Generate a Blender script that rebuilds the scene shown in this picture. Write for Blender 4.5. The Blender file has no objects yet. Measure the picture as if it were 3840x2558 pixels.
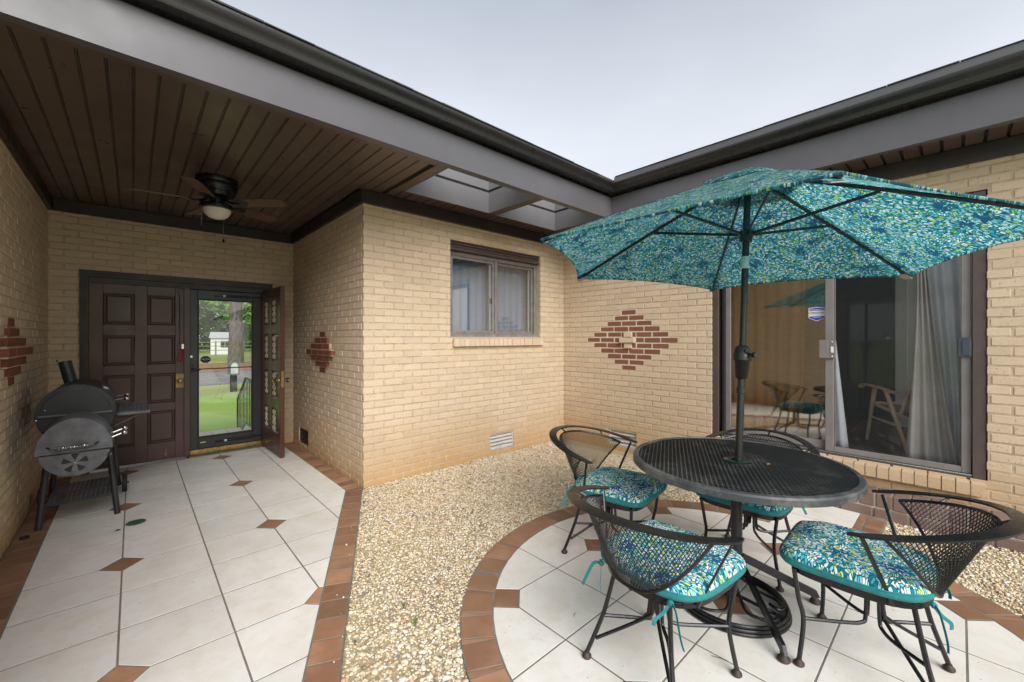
import bpy, math, random
import numpy as np
from mathutils import Vector, Matrix
R = math.radians
random.seed(7); rng = np.random.default_rng(7)
sc = bpy.context.scene
col = sc.collection

# ---------------------------------------------------------------- camera
H = 1.384                                  # lens height above the patio
FPX, CXP, HYP, W0, H0 = 1544.6, 1920.0, 1267.0, 3840.0, 2558.0
YAW = math.atan((CXP - 500.0) / FPX)       # the camera looks this far to the right of +Y
cam_d = bpy.data.cameras.new('camera'); cam = bpy.data.objects.new('camera', cam_d); col.objects.link(cam)
cam.location = (0, 0, H); cam.rotation_euler = (R(90), 0, -YAW)
cam_d.sensor_width = 36.0; cam_d.lens = 36.0 * FPX / W0
cam_d.shift_y = (HYP - H0 / 2) / W0
cam_d.clip_start = 0.02; cam_d.clip_end = 600
sc.camera = cam
sY, cY = math.sin(YAW), math.cos(YAW)
def proj(p):
    d = sY * p[0] + cY * p[1]; l = cY * p[0] - sY * p[1]
    if d < 0.05: return None
    return CXP + FPX * l / d, HYP - FPX * (p[2] - H) / d, d

# ---------------------------------------------------------------- world, sun, exposure
SUN_EL, SUN_AZ = 35.0, 204.0               # soft sun behind thin overcast, from behind the camera
world = bpy.data.worlds.new('World'); sc.world = world; world.use_nodes = True
wt = world.node_tree; wt.nodes.clear()
wo = wt.nodes.new('ShaderNodeOutputWorld'); wb = wt.nodes.new('ShaderNodeBackground'); wb2 = wt.nodes.new('ShaderNodeBackground')
sky = wt.nodes.new('ShaderNodeTexSky'); sky.sky_type = 'NISHITA'; sky.sun_disc = False
sky.sun_elevation = R(SUN_EL); sky.sun_rotation = R(SUN_AZ); sky.air_density = 1.0; sky.dust_density = 3.0; sky.ozone_density = 1.5
wb.inputs['Strength'].default_value = 0.0135
wt.links.new(sky.outputs[0], wb.inputs[0])
# overcast veil: pale cloud that thickens and whitens towards the horizon
tc = wt.nodes.new('ShaderNodeTexCoord'); sep = wt.nodes.new('ShaderNodeSeparateXYZ'); wt.links.new(tc.outputs['Generated'], sep.inputs[0])
cr = wt.nodes.new('ShaderNodeValToRGB'); wt.links.new(sep.outputs['Z'], cr.inputs[0])
cr.color_ramp.elements[0].position = 0.40; cr.color_ramp.elements[0].color = (0.93, 0.945, 0.955, 1)
cr.color_ramp.elements[1].position = 0.80; cr.color_ramp.elements[1].color = (0.355, 0.405, 0.458, 1)
nz = wt.nodes.new('ShaderNodeTexNoise'); nz.inputs['Scale'].default_value = 1.6; nz.inputs['Detail'].default_value = 4; nz.inputs['Roughness'].default_value = .55
mpw = wt.nodes.new('ShaderNodeMapping'); mpw.inputs['Scale'].default_value = (1, 1, 2.2); wt.links.new(tc.outputs['Generated'], mpw.inputs[0]); wt.links.new(mpw.outputs[0], nz.inputs['Vector'])
mrw = wt.nodes.new('ShaderNodeMapRange'); mrw.inputs[1].default_value = .3; mrw.inputs[2].default_value = .7; mrw.inputs[3].default_value = .92; mrw.inputs[4].default_value = 1.07
wt.links.new(nz.outputs[0], mrw.inputs[0])
mul = wt.nodes.new('ShaderNodeVectorMath'); mul.operation = 'SCALE'; wt.links.new(cr.outputs[0], mul.inputs[0]); wt.links.new(mrw.outputs[0], mul.inputs['Scale'])
wt.links.new(mul.outputs[0], wb2.inputs[0]); wb2.inputs['Strength'].default_value = 0.192
wa = wt.nodes.new('ShaderNodeAddShader'); wt.links.new(wb.outputs[0], wa.inputs[0]); wt.links.new(wb2.outputs[0], wa.inputs[1]); wt.links.new(wa.outputs[0], wo.inputs[0])

sun_d = bpy.data.lights.new('sun', 'SUN'); sun_d.energy = 0.95; sun_d.angle = R(48); sun_d.color = (1.0, 0.975, 0.94)
sun = bpy.data.objects.new('sun', sun_d); col.objects.link(sun); sun.location = (0, -5, 12)
# direction the light travels: from azimuth SUN_AZ (clockwise from +Y) at SUN_EL downwards
_d = Vector((-math.sin(R(SUN_AZ)) * math.cos(R(SUN_EL)), -math.cos(R(SUN_AZ)) * math.cos(R(SUN_EL)), -math.sin(R(SUN_EL))))
sun.rotation_euler = _d.to_track_quat('-Z', 'Y').to_euler()
vs = sc.view_settings; vs.view_transform = 'Standard'; vs.look = 'None'; vs.exposure = 2.1; vs.gamma = 1.0; vs.use_curve_mapping = False
sc.cycles.use_denoising = True; sc.cycles.max_bounces = 10; sc.cycles.diffuse_bounces = 8; sc.cycles.transparent_max_bounces = 16
sc.cycles.glossy_bounces = 4; sc.cycles.caustics_reflective = False; sc.cycles.caustics_refractive = False; sc.cycles.sample_clamp_indirect = 6

# ---------------------------------------------------------------- material helper
def new_mat(name):
    m = bpy.data.materials.new(name); m.use_nodes = True
    nt = m.node_tree; b = nt.nodes['Principled BSDF']
    return m, nt, b
def N(nt, t, **kw):
    n = nt.nodes.new(t)
    for k, v in kw.items():
        if k in n.inputs: n.inputs[k].default_value = v
        else: setattr(n, k, v)
    return n
def L(nt, a, b): nt.links.new(a, b)
def coords(nt, kind='pos', scale=(1, 1, 1)):
    if kind == 'pos': o = N(nt, 'ShaderNodeNewGeometry').outputs['Position']
    else: o = N(nt, 'ShaderNodeTexCoord').outputs['Object']
    mp = N(nt, 'ShaderNodeMapping'); mp.inputs['Scale'].default_value = scale
    L(nt, o, mp.inputs[0]); return mp.outputs[0]
def noise(nt, vec, scale, detail=4, rough=.55):
    n = N(nt, 'ShaderNodeTexNoise'); n.inputs['Scale'].default_value = scale; n.inputs['Detail'].default_value = detail; n.inputs['Roughness'].default_value = rough
    L(nt, vec, n.inputs['Vector']); return n.outputs[0]
def ramp(nt, val, stops, interp='LINEAR'):
    r = N(nt, 'ShaderNodeValToRGB'); e = r.color_ramp.elements; r.color_ramp.interpolation = interp
    while len(e) < len(stops): e.new(0.5)
    for i, (p, c) in enumerate(stops):
        e[i].position = p; e[i].color = (*c, 1) if len(c) == 3 else c
    L(nt, val, r.inputs[0]); return r.outputs[0]
def mixc(nt, a, b, f, mode='MIX'):
    m = N(nt, 'ShaderNodeMix', data_type='RGBA', blend_type=mode)
    for s, v in ((6, a), (7, b)):
        if isinstance(v, (tuple, list)): m.inputs[s].default_value = (*v, 1) if len(v) == 3 else v
        else: L(nt, v, m.inputs[s])
    if isinstance(f, (int, float)): m.inputs[0].default_value = f
    else: L(nt, f, m.inputs[0])
    return m.outputs[2]
def math_(nt, op, a, b=None, c=None, clamp=False):
    m = N(nt, 'ShaderNodeMath', operation=op); m.use_clamp = clamp
    for i, v in enumerate((a, b, c)):
        if v is None: continue
        if isinstance(v, (int, float)): m.inputs[i].default_value = v
        else: L(nt, v, m.inputs[i])
    return m.outputs[0]
def rng_(nt, v, a, b, c, d):
    m = N(nt, 'ShaderNodeMapRange'); 
    for i, x in enumerate((a, b, c, d)): m.inputs[i + 1].default_value = x
    L(nt, v, m.inputs[0]); return m.outputs[0]
def bump(nt, bs, h, strength=.3, dist=.01):
    b = N(nt, 'ShaderNodeBump'); b.inputs['Strength'].default_value = strength; b.inputs['Distance'].default_value = dist
    L(nt, h, b.inputs['Height']); L(nt, b.outputs[0], bs.inputs['Normal'])
def attr(nt, name): return N(nt, 'ShaderNodeAttribute', attribute_name=name).outputs['Fac']
def orand(nt): return N(nt, 'ShaderNodeObjectInfo').outputs['Random']
def piece_rand(nt):
    return math_(nt, 'FRACT', math_(nt, 'ADD', orand(nt), math_(nt, 'MULTIPLY', attr(nt, 'rnd'), 7.31)))

def simple(name, colr, rough=.6, metal=0, var=.12, scale=12, bmp=0, spec=.5, kind='pos', obj_var=0):
    m, nt, b = new_mat(name)
    v = coords(nt, kind)
    n = noise(nt, v, scale, 5)
    lo = tuple(c * (1 - var) for c in colr); hi = tuple(min(1, c * (1 + var)) for c in colr)
    c = ramp(nt, n, [(.3, lo), (.7, hi)])
    if obj_var:
        c = mixc(nt, c, ramp(nt, piece_rand(nt), [(0, (1 - obj_var,) * 3), (1, (1 + obj_var,) * 3)]), 1.0, 'MULTIPLY')
    L(nt, c, b.inputs['Base Color'])
    b.inputs['Metallic'].default_value = metal
    L(nt, rng_(nt, noise(nt, v, scale * 2.3, 3), .3, .7, max(0, rough - .07), min(1, rough + .07)), b.inputs['Roughness'])
    b.inputs['Specular IOR Level'].default_value = spec
    if bmp: bump(nt, b, noise(nt, v, scale * 6, 4), bmp, .004)
    return m
M = {}
def brick_mat(name, base, red=False, stain=.85):
    m, nt, b = new_mat(name); v = coords(nt)
    r = piece_rand(nt)
    k = .055
    c = ramp(nt, r, [(0, tuple(x * (1 - k * 1.5) for x in base)), (.4, base), (.8, tuple(x * (1 + k) for x in base)), (1, (base[0] * 1.0, base[1] * .96, base[2] * .92))])
    c = mixc(nt, c, (base[0] * .80, base[1] * .76, base[2] * .70), math_(nt, 'MULTIPLY', ramp(nt, noise(nt, v, 5, 5), [(.45, (0, 0, 0)), (.75, (1, 1, 1))]), .28))
    # soil splash and rust-coloured staining low on the wall, uneven upper edge
    z = N(nt, 'ShaderNodeSeparateXYZ'); L(nt, N(nt, 'ShaderNodeNewGeometry').outputs['Position'], z.inputs[0])
    low = math_(nt, 'SUBTRACT', 1, rng_(nt, math_(nt, 'ADD', z.outputs[2], math_(nt, 'MULTIPLY', math_(nt, 'SUBTRACT', noise(nt, v, 1.7, 4), .5), .5)), .02, .62, 0, 1), clamp=True)
    c = mixc(nt, c, (base[0] * .80, base[1] * .62, base[2] * .36), math_(nt, 'MULTIPLY', math_(nt, 'POWER', low, 1.5), .2 if red else stain))
    # dark kiln pits
    vo = N(nt, 'ShaderNodeTexVoronoi', feature='DISTANCE_TO_EDGE'); vo.inputs['Scale'].default_value = 38; L(nt, v, vo.inputs['Vector'])
    pits = ramp(nt, noise(nt, coords(nt, 'pos', (1, 1, .6)), 95, 2, .6), [(.30, (1, 1, 1)), (.37, (0, 0, 0))])
    c = mixc(nt, c, (.10, .065, .04), math_(nt, 'MULTIPLY', pits, .35))
    if red:   # chipped paint showing pale brick
        chip = ramp(nt, noise(nt, v, 26, 6, .7), [(.66, (0, 0, 0)), (.69, (1, 1, 1))])
        c = mixc(nt, c, (.50, .40, .30), math_(nt, 'MULTIPLY', chip, .8))
    L(nt, c, b.inputs['Base Color']); b.inputs['Roughness'].default_value = .85; b.inputs['Specular IOR Level'].default_value = .25
    h = math_(nt, 'ADD', noise(nt, v, 60, 6, .65), math_(nt, 'MULTIPLY', pits, -.8))
    bump(nt, b, h, .45, .004)
    return m
M['brick'] = brick_mat('tan brick', (.60, .482, .352))
M['red'] = brick_mat('red painted brick', (.20, .075, .050), True)
M['redflat'] = brick_mat('red brick inlay', (.225, .095, .062), stain=.1)
M['purple'] = brick_mat('purplish red brick', (.215, .150, .135), stain=.12)
M['mortar'] = simple('tan mortar', (.49, .39, .27), .95, var=.2, scale=20, bmp=.4)
M['mortarw'] = simple('pale mortar', (.60, .53, .42), .95, var=.15, scale=20, bmp=.4)

def tile_mat(name, base, vein, rough=.42, k=.05):
    m, nt, b = new_mat(name); v = coords(nt); r = piece_rand(nt)
    off = N(nt, 'ShaderNodeVectorMath', operation='ADD'); L(nt, v, off.inputs[0])
    cmb = N(nt, 'ShaderNodeCombineXYZ'); L(nt, math_(nt, 'MULTIPLY', r, 40), cmb.inputs[0]); L(nt, math_(nt, 'MULTIPLY', r, 93), cmb.inputs[1]); L(nt, cmb.outputs[0], off.inputs[1])
    n1 = noise(nt, off.outputs[0], 4.5, 6, .6); n2 = noise(nt, off.outputs[0], 17, 5, .6)
    c = mixc(nt, base, vein, ramp(nt, n1, [(.42, (0, 0, 0)), (.68, (1, 1, 1))]))
    c = mixc(nt, c, tuple(x * .86 for x in vein), math_(nt, 'MULTIPLY', ramp(nt, n2, [(.5, (0, 0, 0)), (.75, (1, 1, 1))]), .5))
    c = mixc(nt, c, ramp(nt, r, [(0, (1 - k,) * 3), (1, (1 + k,) * 3)]), 1.0, 'MULTIPLY')
    # grime film (continuous over the tiles, not per tile)
    c = mixc(nt, c, tuple(x * .78 for x in base), math_(nt, 'MULTIPLY', ramp(nt, noise(nt, v, 1.1, 6, .65), [(.45, (0, 0, 0)), (.75, (1, 1, 1))]), .5))
    c = mixc(nt, c, tuple(x * y for x, y in zip(base, (.80, .66, .46))), math_(nt, 'MULTIPLY', ramp(nt, noise(nt, v, 2.3, 5, .7), [(.58, (0, 0, 0)), (.74, (1, 1, 1))]), .38))
    c = mixc(nt, c, (.07, .05, .035), math_(nt, 'MULTIPLY', ramp(nt, noise(nt, v, 62, 2, .5), [(.245, (1, 1, 1)), (.27, (0, 0, 0))]), .75))
    L(nt, c, b.inputs['Base Color'])
    L(nt, rng_(nt, n2, .3, .7, rough - .08, rough + .14), b.inputs['Roughness'])
    bump(nt, b, noise(nt, v, 45, 4), .10, .003)
    return m
M['tile'] = tile_mat('cream tile', (.81, .795, .75), (.73, .69, .615))
M['tileb'] = tile_mat('brown tile', (.27, .140, .080), (.38, .215, .130), .5, .30)
M['grout'] = simple('grey brown grout', (.20, .175, .15), .95, var=.25, scale=9, bmp=.3)
M['bed'] = simple('gravel bed sand', (.46, .37, .23), .95, var=.35, scale=90, bmp=.6)

def pebble_mat():
    m, nt, b = new_mat('river pebbles'); r = attr(nt, 'rnd')
    c = ramp(nt, r, [(0, (.12, .115, .11)), (.04, (.30, .27, .24)), (.075, (.42, .24, .12)), (.13, (.62, .47, .27)), (.35, (.68, .57, .39)), (.6, (.73, .64, .48)), (.85, (.76, .70, .58)), (1, (.80, .77, .70))])
    c = mixc(nt, c, (.30, .21, .12), math_(nt, 'MULTIPLY', noise(nt, coords(nt), 220, 3), .20))
    L(nt, c, b.inputs['Base Color']); b.inputs['Roughness'].default_value = .62
    return m
M['pebble'] = pebble_mat()
M['fascia'] = simple('grey bronze aluminium', (.102, .099, .110), .36, var=.06, scale=3, bmp=.05)
M['gutter'] = simple('dark bronze gutter', (.020, .019, .020), .28, var=.06, scale=3)
M['soffit'] = simple('dark brown soffit', (.092, .065, .050), .34, var=.12, scale=2.2, obj_var=.08)
M['frieze'] = simple('near black brown trim', (.026, .020, .018), .42, var=.25, scale=4)
M['dark'] = simple('unlit black void', (.012, .011, .010), .9, var=.1)
M['shingle'] = simple('charcoal shingle', (.05, .048, .05), .95, var=.35, scale=40, bmp=.6)
M['black'] = simple('black painted iron', (.007, .0075, .009), .30, var=.3, scale=18, bmp=.06)
M['tabletop'] = None
M['rust'] = simple('rusty brown cap', (.042, .025, .019), .6, var=.4, scale=40, bmp=.3)
M['doorw'] = simple('dark brown wood door', (.082, .044, .036), .36, var=.22, scale=3, bmp=.04, kind='pos')
M['doorw2'] = simple('brown wood door', (.085, .036, .020), .38, var=.25, scale=3, bmp=.04)
M['jamb'] = simple('charcoal door casing', (.030, .028, .029), .45, var=.2, scale=5)
M['storm'] = simple('charcoal storm door', (.030, .032, .034), .36, var=.12, scale=5)
M['brass'] = simple('brass', (.48, .34, .13), .3, 1, var=.2, scale=25)
M['aged'] = simple('aged brass', (.22, .16, .08), .35, 1, var=.3, scale=25)
M['chrome'] = simple('bright steel', (.62, .62, .60), .25, 1, var=.1, scale=25)
M['cream'] = simple('cream scrollwork', (.62, .55, .42), .6, var=.15, scale=30)
M['alum'] = simple('bronze grey aluminium frame', (.21, .195, .19), .42, var=.12, scale=6)
M['alumd'] = simple('brown aluminium frame', (.085, .060, .056), .40, var=.14, scale=6)
M['wingrey'] = simple('weathered grey window frame', (.20, .188, .18), .5, var=.2, scale=14)
M['vinyl'] = simple('pale window track', (.62, .61, .57), .5, var=.08)
M['louver'] = simple('galvanised vent louver', (.56, .54, .50), .45, var=.15, scale=10)
M['white'] = simple('white paint', (.72, .72, .71), .5, var=.05)
M['grill'] = simple('black grill steel', (.020, .023, .026), .42, var=.3, scale=8, bmp=.03)
M['grillg'] = simple('weathered grey grill steel', (.125, .130, .142), .48, var=.42, scale=9, bmp=.05)
M['rubber'] = simple('black rubber', (.018, .018, .019), .7, var=.2)
M['redgrip'] = simple('red rubber grip', (.33, .015, .02), .45, var=.15)
M['wood'] = simple('pale wood', (.60, .42, .27), .5, var=.2, scale=12)
M['wicker'] = simple('brown woven seat', (.16, .095, .055), .7, var=.5, scale=60, bmp=.5)
M['greenpl'] = simple('green plastic drain', (.07, .16, .10), .5, var=.2, scale=30)
M['teal'] = simple('teal piping fabric', (.018, .19, .205), .85, var=.18, scale=40, bmp=.15, kind='obj')
M['tealpl'] = simple('dark teal umbrella metal', (.006, .016, .017), .32, var=.2, scale=12)
M['lbl'] = simple('pale aqua label', (.33, .60, .58), .5, var=.05)
M['plastic'] = simple('dark bronze plastic', (.020, .019, .017), .40, var=.15, scale=20)
M['fanblade'] = simple('dark walnut fan blade', (.11, .060, .042), .40, var=.25, scale=8)
M['bluep'] = simple('blue print', (.02, .06, .45), .5, var=.02)
M['blackp'] = simple('black print', (.012, .012, .012), .5, var=.02)
M['greyp'] = simple('grey print', (.35, .35, .36), .5, var=.02)

def cloth(name, base, trans=.35, rough=.9, bmp=.1, scale=(60, 60, 60)):
    m, nt, b = new_mat(name); v = coords(nt, 'pos', scale)
    n = noise(nt, v, 1.0, 4)
    c = ramp(nt, n, [(.3, tuple(x * .9 for x in base)), (.7, base)])
    L(nt, c, b.inputs['Base Color']); b.inputs['Roughness'].default_value = rough; b.inputs['Specular IOR Level'].default_value = .15
    tr = N(nt, 'ShaderNodeBsdfTranslucent'); L(nt, c, tr.inputs[0])
    mx = N(nt, 'ShaderNodeMixShader'); mx.inputs[0].default_value = trans
    L(nt, b.outputs[0], mx.inputs[1]); L(nt, tr.outputs[0], mx.inputs[2]); L(nt, mx.outputs[0], nt.nodes['Material Output'].inputs[0])
    bump(nt, b, n, bmp, .002); return m
M['diffuser'] = cloth('white light diffuser', (.90, .90, .88), .85)
M['bluesheer'] = cloth('blue grey curtain', (.62, .68, .78), .4)
M['well'] = simple('sky-lit grey cladding', (.19, .19, .20), .4, var=.06, scale=3)  # lighter than the eave metal: sky light put into the colour
M['sheer'] = cloth('white sheer curtain', (.86, .87, .89), .5)
M['drape'] = cloth('taupe drape', (.60, .555, .515), .25, bmp=.25, scale=(30, 30, 240))
M['tandrape'] = cloth('tan drape', (.64, .51, .30), .3)  # drape tan, brightened to stand in for the brick wall's reflection

def glass(name, refl, tint=(.92, .94, .93), rough=.0, dirt=.0):
    m = bpy.data.materials.new(name); m.use_nodes = True; nt = m.node_tree; nt.nodes.clear()
    o = N(nt, 'ShaderNodeOutputMaterial'); t = N(nt, 'ShaderNodeBsdfTransparent'); t.inputs[0].default_value = (*tint, 1)
    g = N(nt, 'ShaderNodeBsdfGlossy'); g.inputs['Roughness'].default_value = rough; g.inputs[0].default_value = (.92, .93, .94, 1)
    lw = N(nt, 'ShaderNodeLayerWeight'); lw.inputs[0].default_value = .5
    f = math_(nt, 'ADD', math_(nt, 'MULTIPLY', math_(nt, 'POWER', lw.outputs['Facing'], 4), 1 - refl), refl, clamp=True)
    mx = N(nt, 'ShaderNodeMixShader'); L(nt, f, mx.inputs[0]); L(nt, t.outputs[0], mx.inputs[1]); L(nt, g.outputs[0], mx.inputs[2])
    if dirt:
        d = N(nt, 'ShaderNodeBsdfDiffuse'); d.inputs[0].default_value = (.45, .46, .48, 1)
        m2 = N(nt, 'ShaderNodeMixShader'); m2.inputs[0].default_value = dirt
        L(nt, mx.outputs[0], m2.inputs[1]); L(nt, d.outputs[0], m2.inputs[2]); mx = m2
    L(nt, mx.outputs[0], o.inputs[0]); return m
M['gl_bronze'] = glass('bronze reflective glass', .36, (.82, .74, .58), rough=.035)
M['gl_screen'] = glass('glass behind fine insect screen', .010, (.96, .97, .98), dirt=.018)
M['gl_window'] = glass('window glass', .18, (.92, .95, .98))
M['gl_clear'] = glass('clear storm glass', .045, (.97, .98, .98))

def print_fabric(name, trans, scale=1.0, kind='obj', lift=0.0):
    """brush-dash print: bursts of short strokes radiating from navy centres on teal"""
    m, nt, b = new_mat(name)
    p = coords(nt, kind, (scale, scale, scale * .6))
    wob = N(nt, 'ShaderNodeTexNoise'); wob.inputs['Scale'].default_value = 26; L(nt, p, wob.inputs['Vector'])
    def vm(op, a, b_):
        q = N(nt, 'ShaderNodeVectorMath', operation=op)
        for i, x in enumerate((a, b_)):
            if isinstance(x, tuple): q.inputs[i].default_value = x
            else: L(nt, x, q.inputs[i])
        return q
    pw = vm('ADD', p, vm('MULTIPLY', vm('SUBTRACT', wob.outputs['Color'], (.5, .5, .5)).outputs[0], (.012, .012, .012)).outputs[0]).outputs[0]
    big = N(nt, 'ShaderNodeTexVoronoi', voronoi_dimensions='2D', feature='F1'); big.inputs['Scale'].default_value = 4.9; big.inputs['Randomness'].default_value = .95
    L(nt, pw, big.inputs['Vector'])
    dlt = vm('SUBTRACT', pw, big.outputs['Position']).outputs[0]
    s3 = N(nt, 'ShaderNodeSeparateXYZ'); L(nt, dlt, s3.inputs[0])
    th = math_(nt, 'ARCTAN2', s3.outputs[1], s3.outputs[0])
    rr = math_(nt, 'SQRT', math_(nt, 'ADD', math_(nt, 'MULTIPLY', s3.outputs[0], s3.outputs[0]), math_(nt, 'MULTIPLY', s3.outputs[1], s3.outputs[1])))
    ps = N(nt, 'ShaderNodeSeparateXYZ'); L(nt, big.outputs['Position'], ps.inputs[0])
    # strokes: cells long in radius, short in arc; arc count grows with ring
    ring = math_(nt, 'ADD', math_(nt, 'FLOOR', math_(nt, 'DIVIDE', rr, .030)), 1)
    arc = math_(nt, 'MULTIPLY', math_(nt, 'MULTIPLY', th, math_(nt, 'ADD', math_(nt, 'MULTIPLY', ring, 2.5), 1.2)), 1.0)
    cv = N(nt, 'ShaderNodeCombineXYZ'); L(nt, math_(nt, 'DIVIDE', rr, .024), cv.inputs[0]); L(nt, arc, cv.inputs[1]); L(nt, math_(nt, 'MULTIPLY', math_(nt, 'ADD', ps.outputs[0], ps.outputs[1]), 37.7), cv.inputs[2])
    # 2-D cells with an offset per burst
    off = vm('ADD', cv.outputs[0], vm('MULTIPLY', big.outputs['Color'], (50, 50, 0)).outputs[0]).outputs[0]
    ve = N(nt, 'ShaderNodeTexVoronoi', voronoi_dimensions='2D', feature='DISTANCE_TO_EDGE'); ve.inputs['Scale'].default_value = 1.0; ve.inputs['Randomness'].default_value = .8; L(nt, off, ve.inputs['Vector'])
    vc = N(nt, 'ShaderNodeTexVoronoi', voronoi_dimensions='2D', feature='F1'); vc.inputs['Scale'].default_value = 1.0; vc.inputs['Randomness'].default_value = .8; L(nt, off, vc.inputs['Vector'])
    rs = N(nt, 'ShaderNodeSeparateColor'); L(nt, vc.outputs['Color'], rs.inputs[0])
    zone = noise(nt, p, 5.5, 2)
    sel = math_(nt, 'ADD', math_(nt, 'MULTIPLY', rs.outputs[0], .86), math_(nt, 'MULTIPLY', math_(nt, 'SUBTRACT', zone, .5), .5), clamp=True)
    pal = ramp(nt, sel, [(0, (.012, .19, .26)), (.10, (.60, .72, .16)), (.18, (.28, .44, .16)), (.23, (.10, .42, .50)), (.36, (.26, .60, .66)), (.52, (.60, .80, .82)), (.66, (.87, .89, .85)), (.86, (.012, .10, .36))], 'CONSTANT')
    navy = math_(nt, 'LESS_THAN', rr, math_(nt, 'ADD', .014, math_(nt, 'MULTIPLY', rs.outputs[1], .036)))
    pal = mixc(nt, pal, (.012, .075, .27), math_(nt, 'MULTIPLY', navy, math_(nt, 'GREATER_THAN', rs.outputs[2], .22)))
    ground = (.007, .115, .160)
    edge = math_(nt, 'GREATER_THAN', ve.outputs['Distance'], .125)
    c = mixc(nt, ground, pal, edge)
    if lift: c = mixc(nt, c, (.45, .95, 1.0), lift)  # canopy colour lifted to stand in for light glowing through the cloth
    L(nt, c, b.inputs['Base Color']); b.inputs['Roughness'].default_value = .9; b.inputs['Specular IOR Level'].default_value = .15
    bump(nt, b, noise(nt, p, 320, 2), .08, .001)
    if trans:
        tr = N(nt, 'ShaderNodeBsdfTranslucent'); L(nt, c, tr.inputs[0])
        mx = N(nt, 'ShaderNodeMixShader'); mx.inputs[0].default_value = trans
        L(nt, b.outputs[0], mx.inputs[1]); L(nt, tr.outputs[0], mx.inputs[2]); L(nt, mx.outputs[0], nt.nodes['Material Output'].inputs[0])
    return m
M['print'] = print_fabric('teal brush print cushion', 0, 1.0)
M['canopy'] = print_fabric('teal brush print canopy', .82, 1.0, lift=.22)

def tabletop_mat():
    m, nt, b = new_mat('dusty black mesh table'); v = coords(nt)
    c = mixc(nt, (.045, .050, .056), (.22, .22, .205), math_(nt, 'MULTIPLY', ramp(nt, noise(nt, v, 5, 7, .7), [(.48, (0, 0, 0)), (.72, (1, 1, 1))]), .8))
    L(nt, c, b.inputs['Base Color']); b.inputs['Roughness'].default_value = .45; return m
M['tabletop'] = tabletop_mat()
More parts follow.
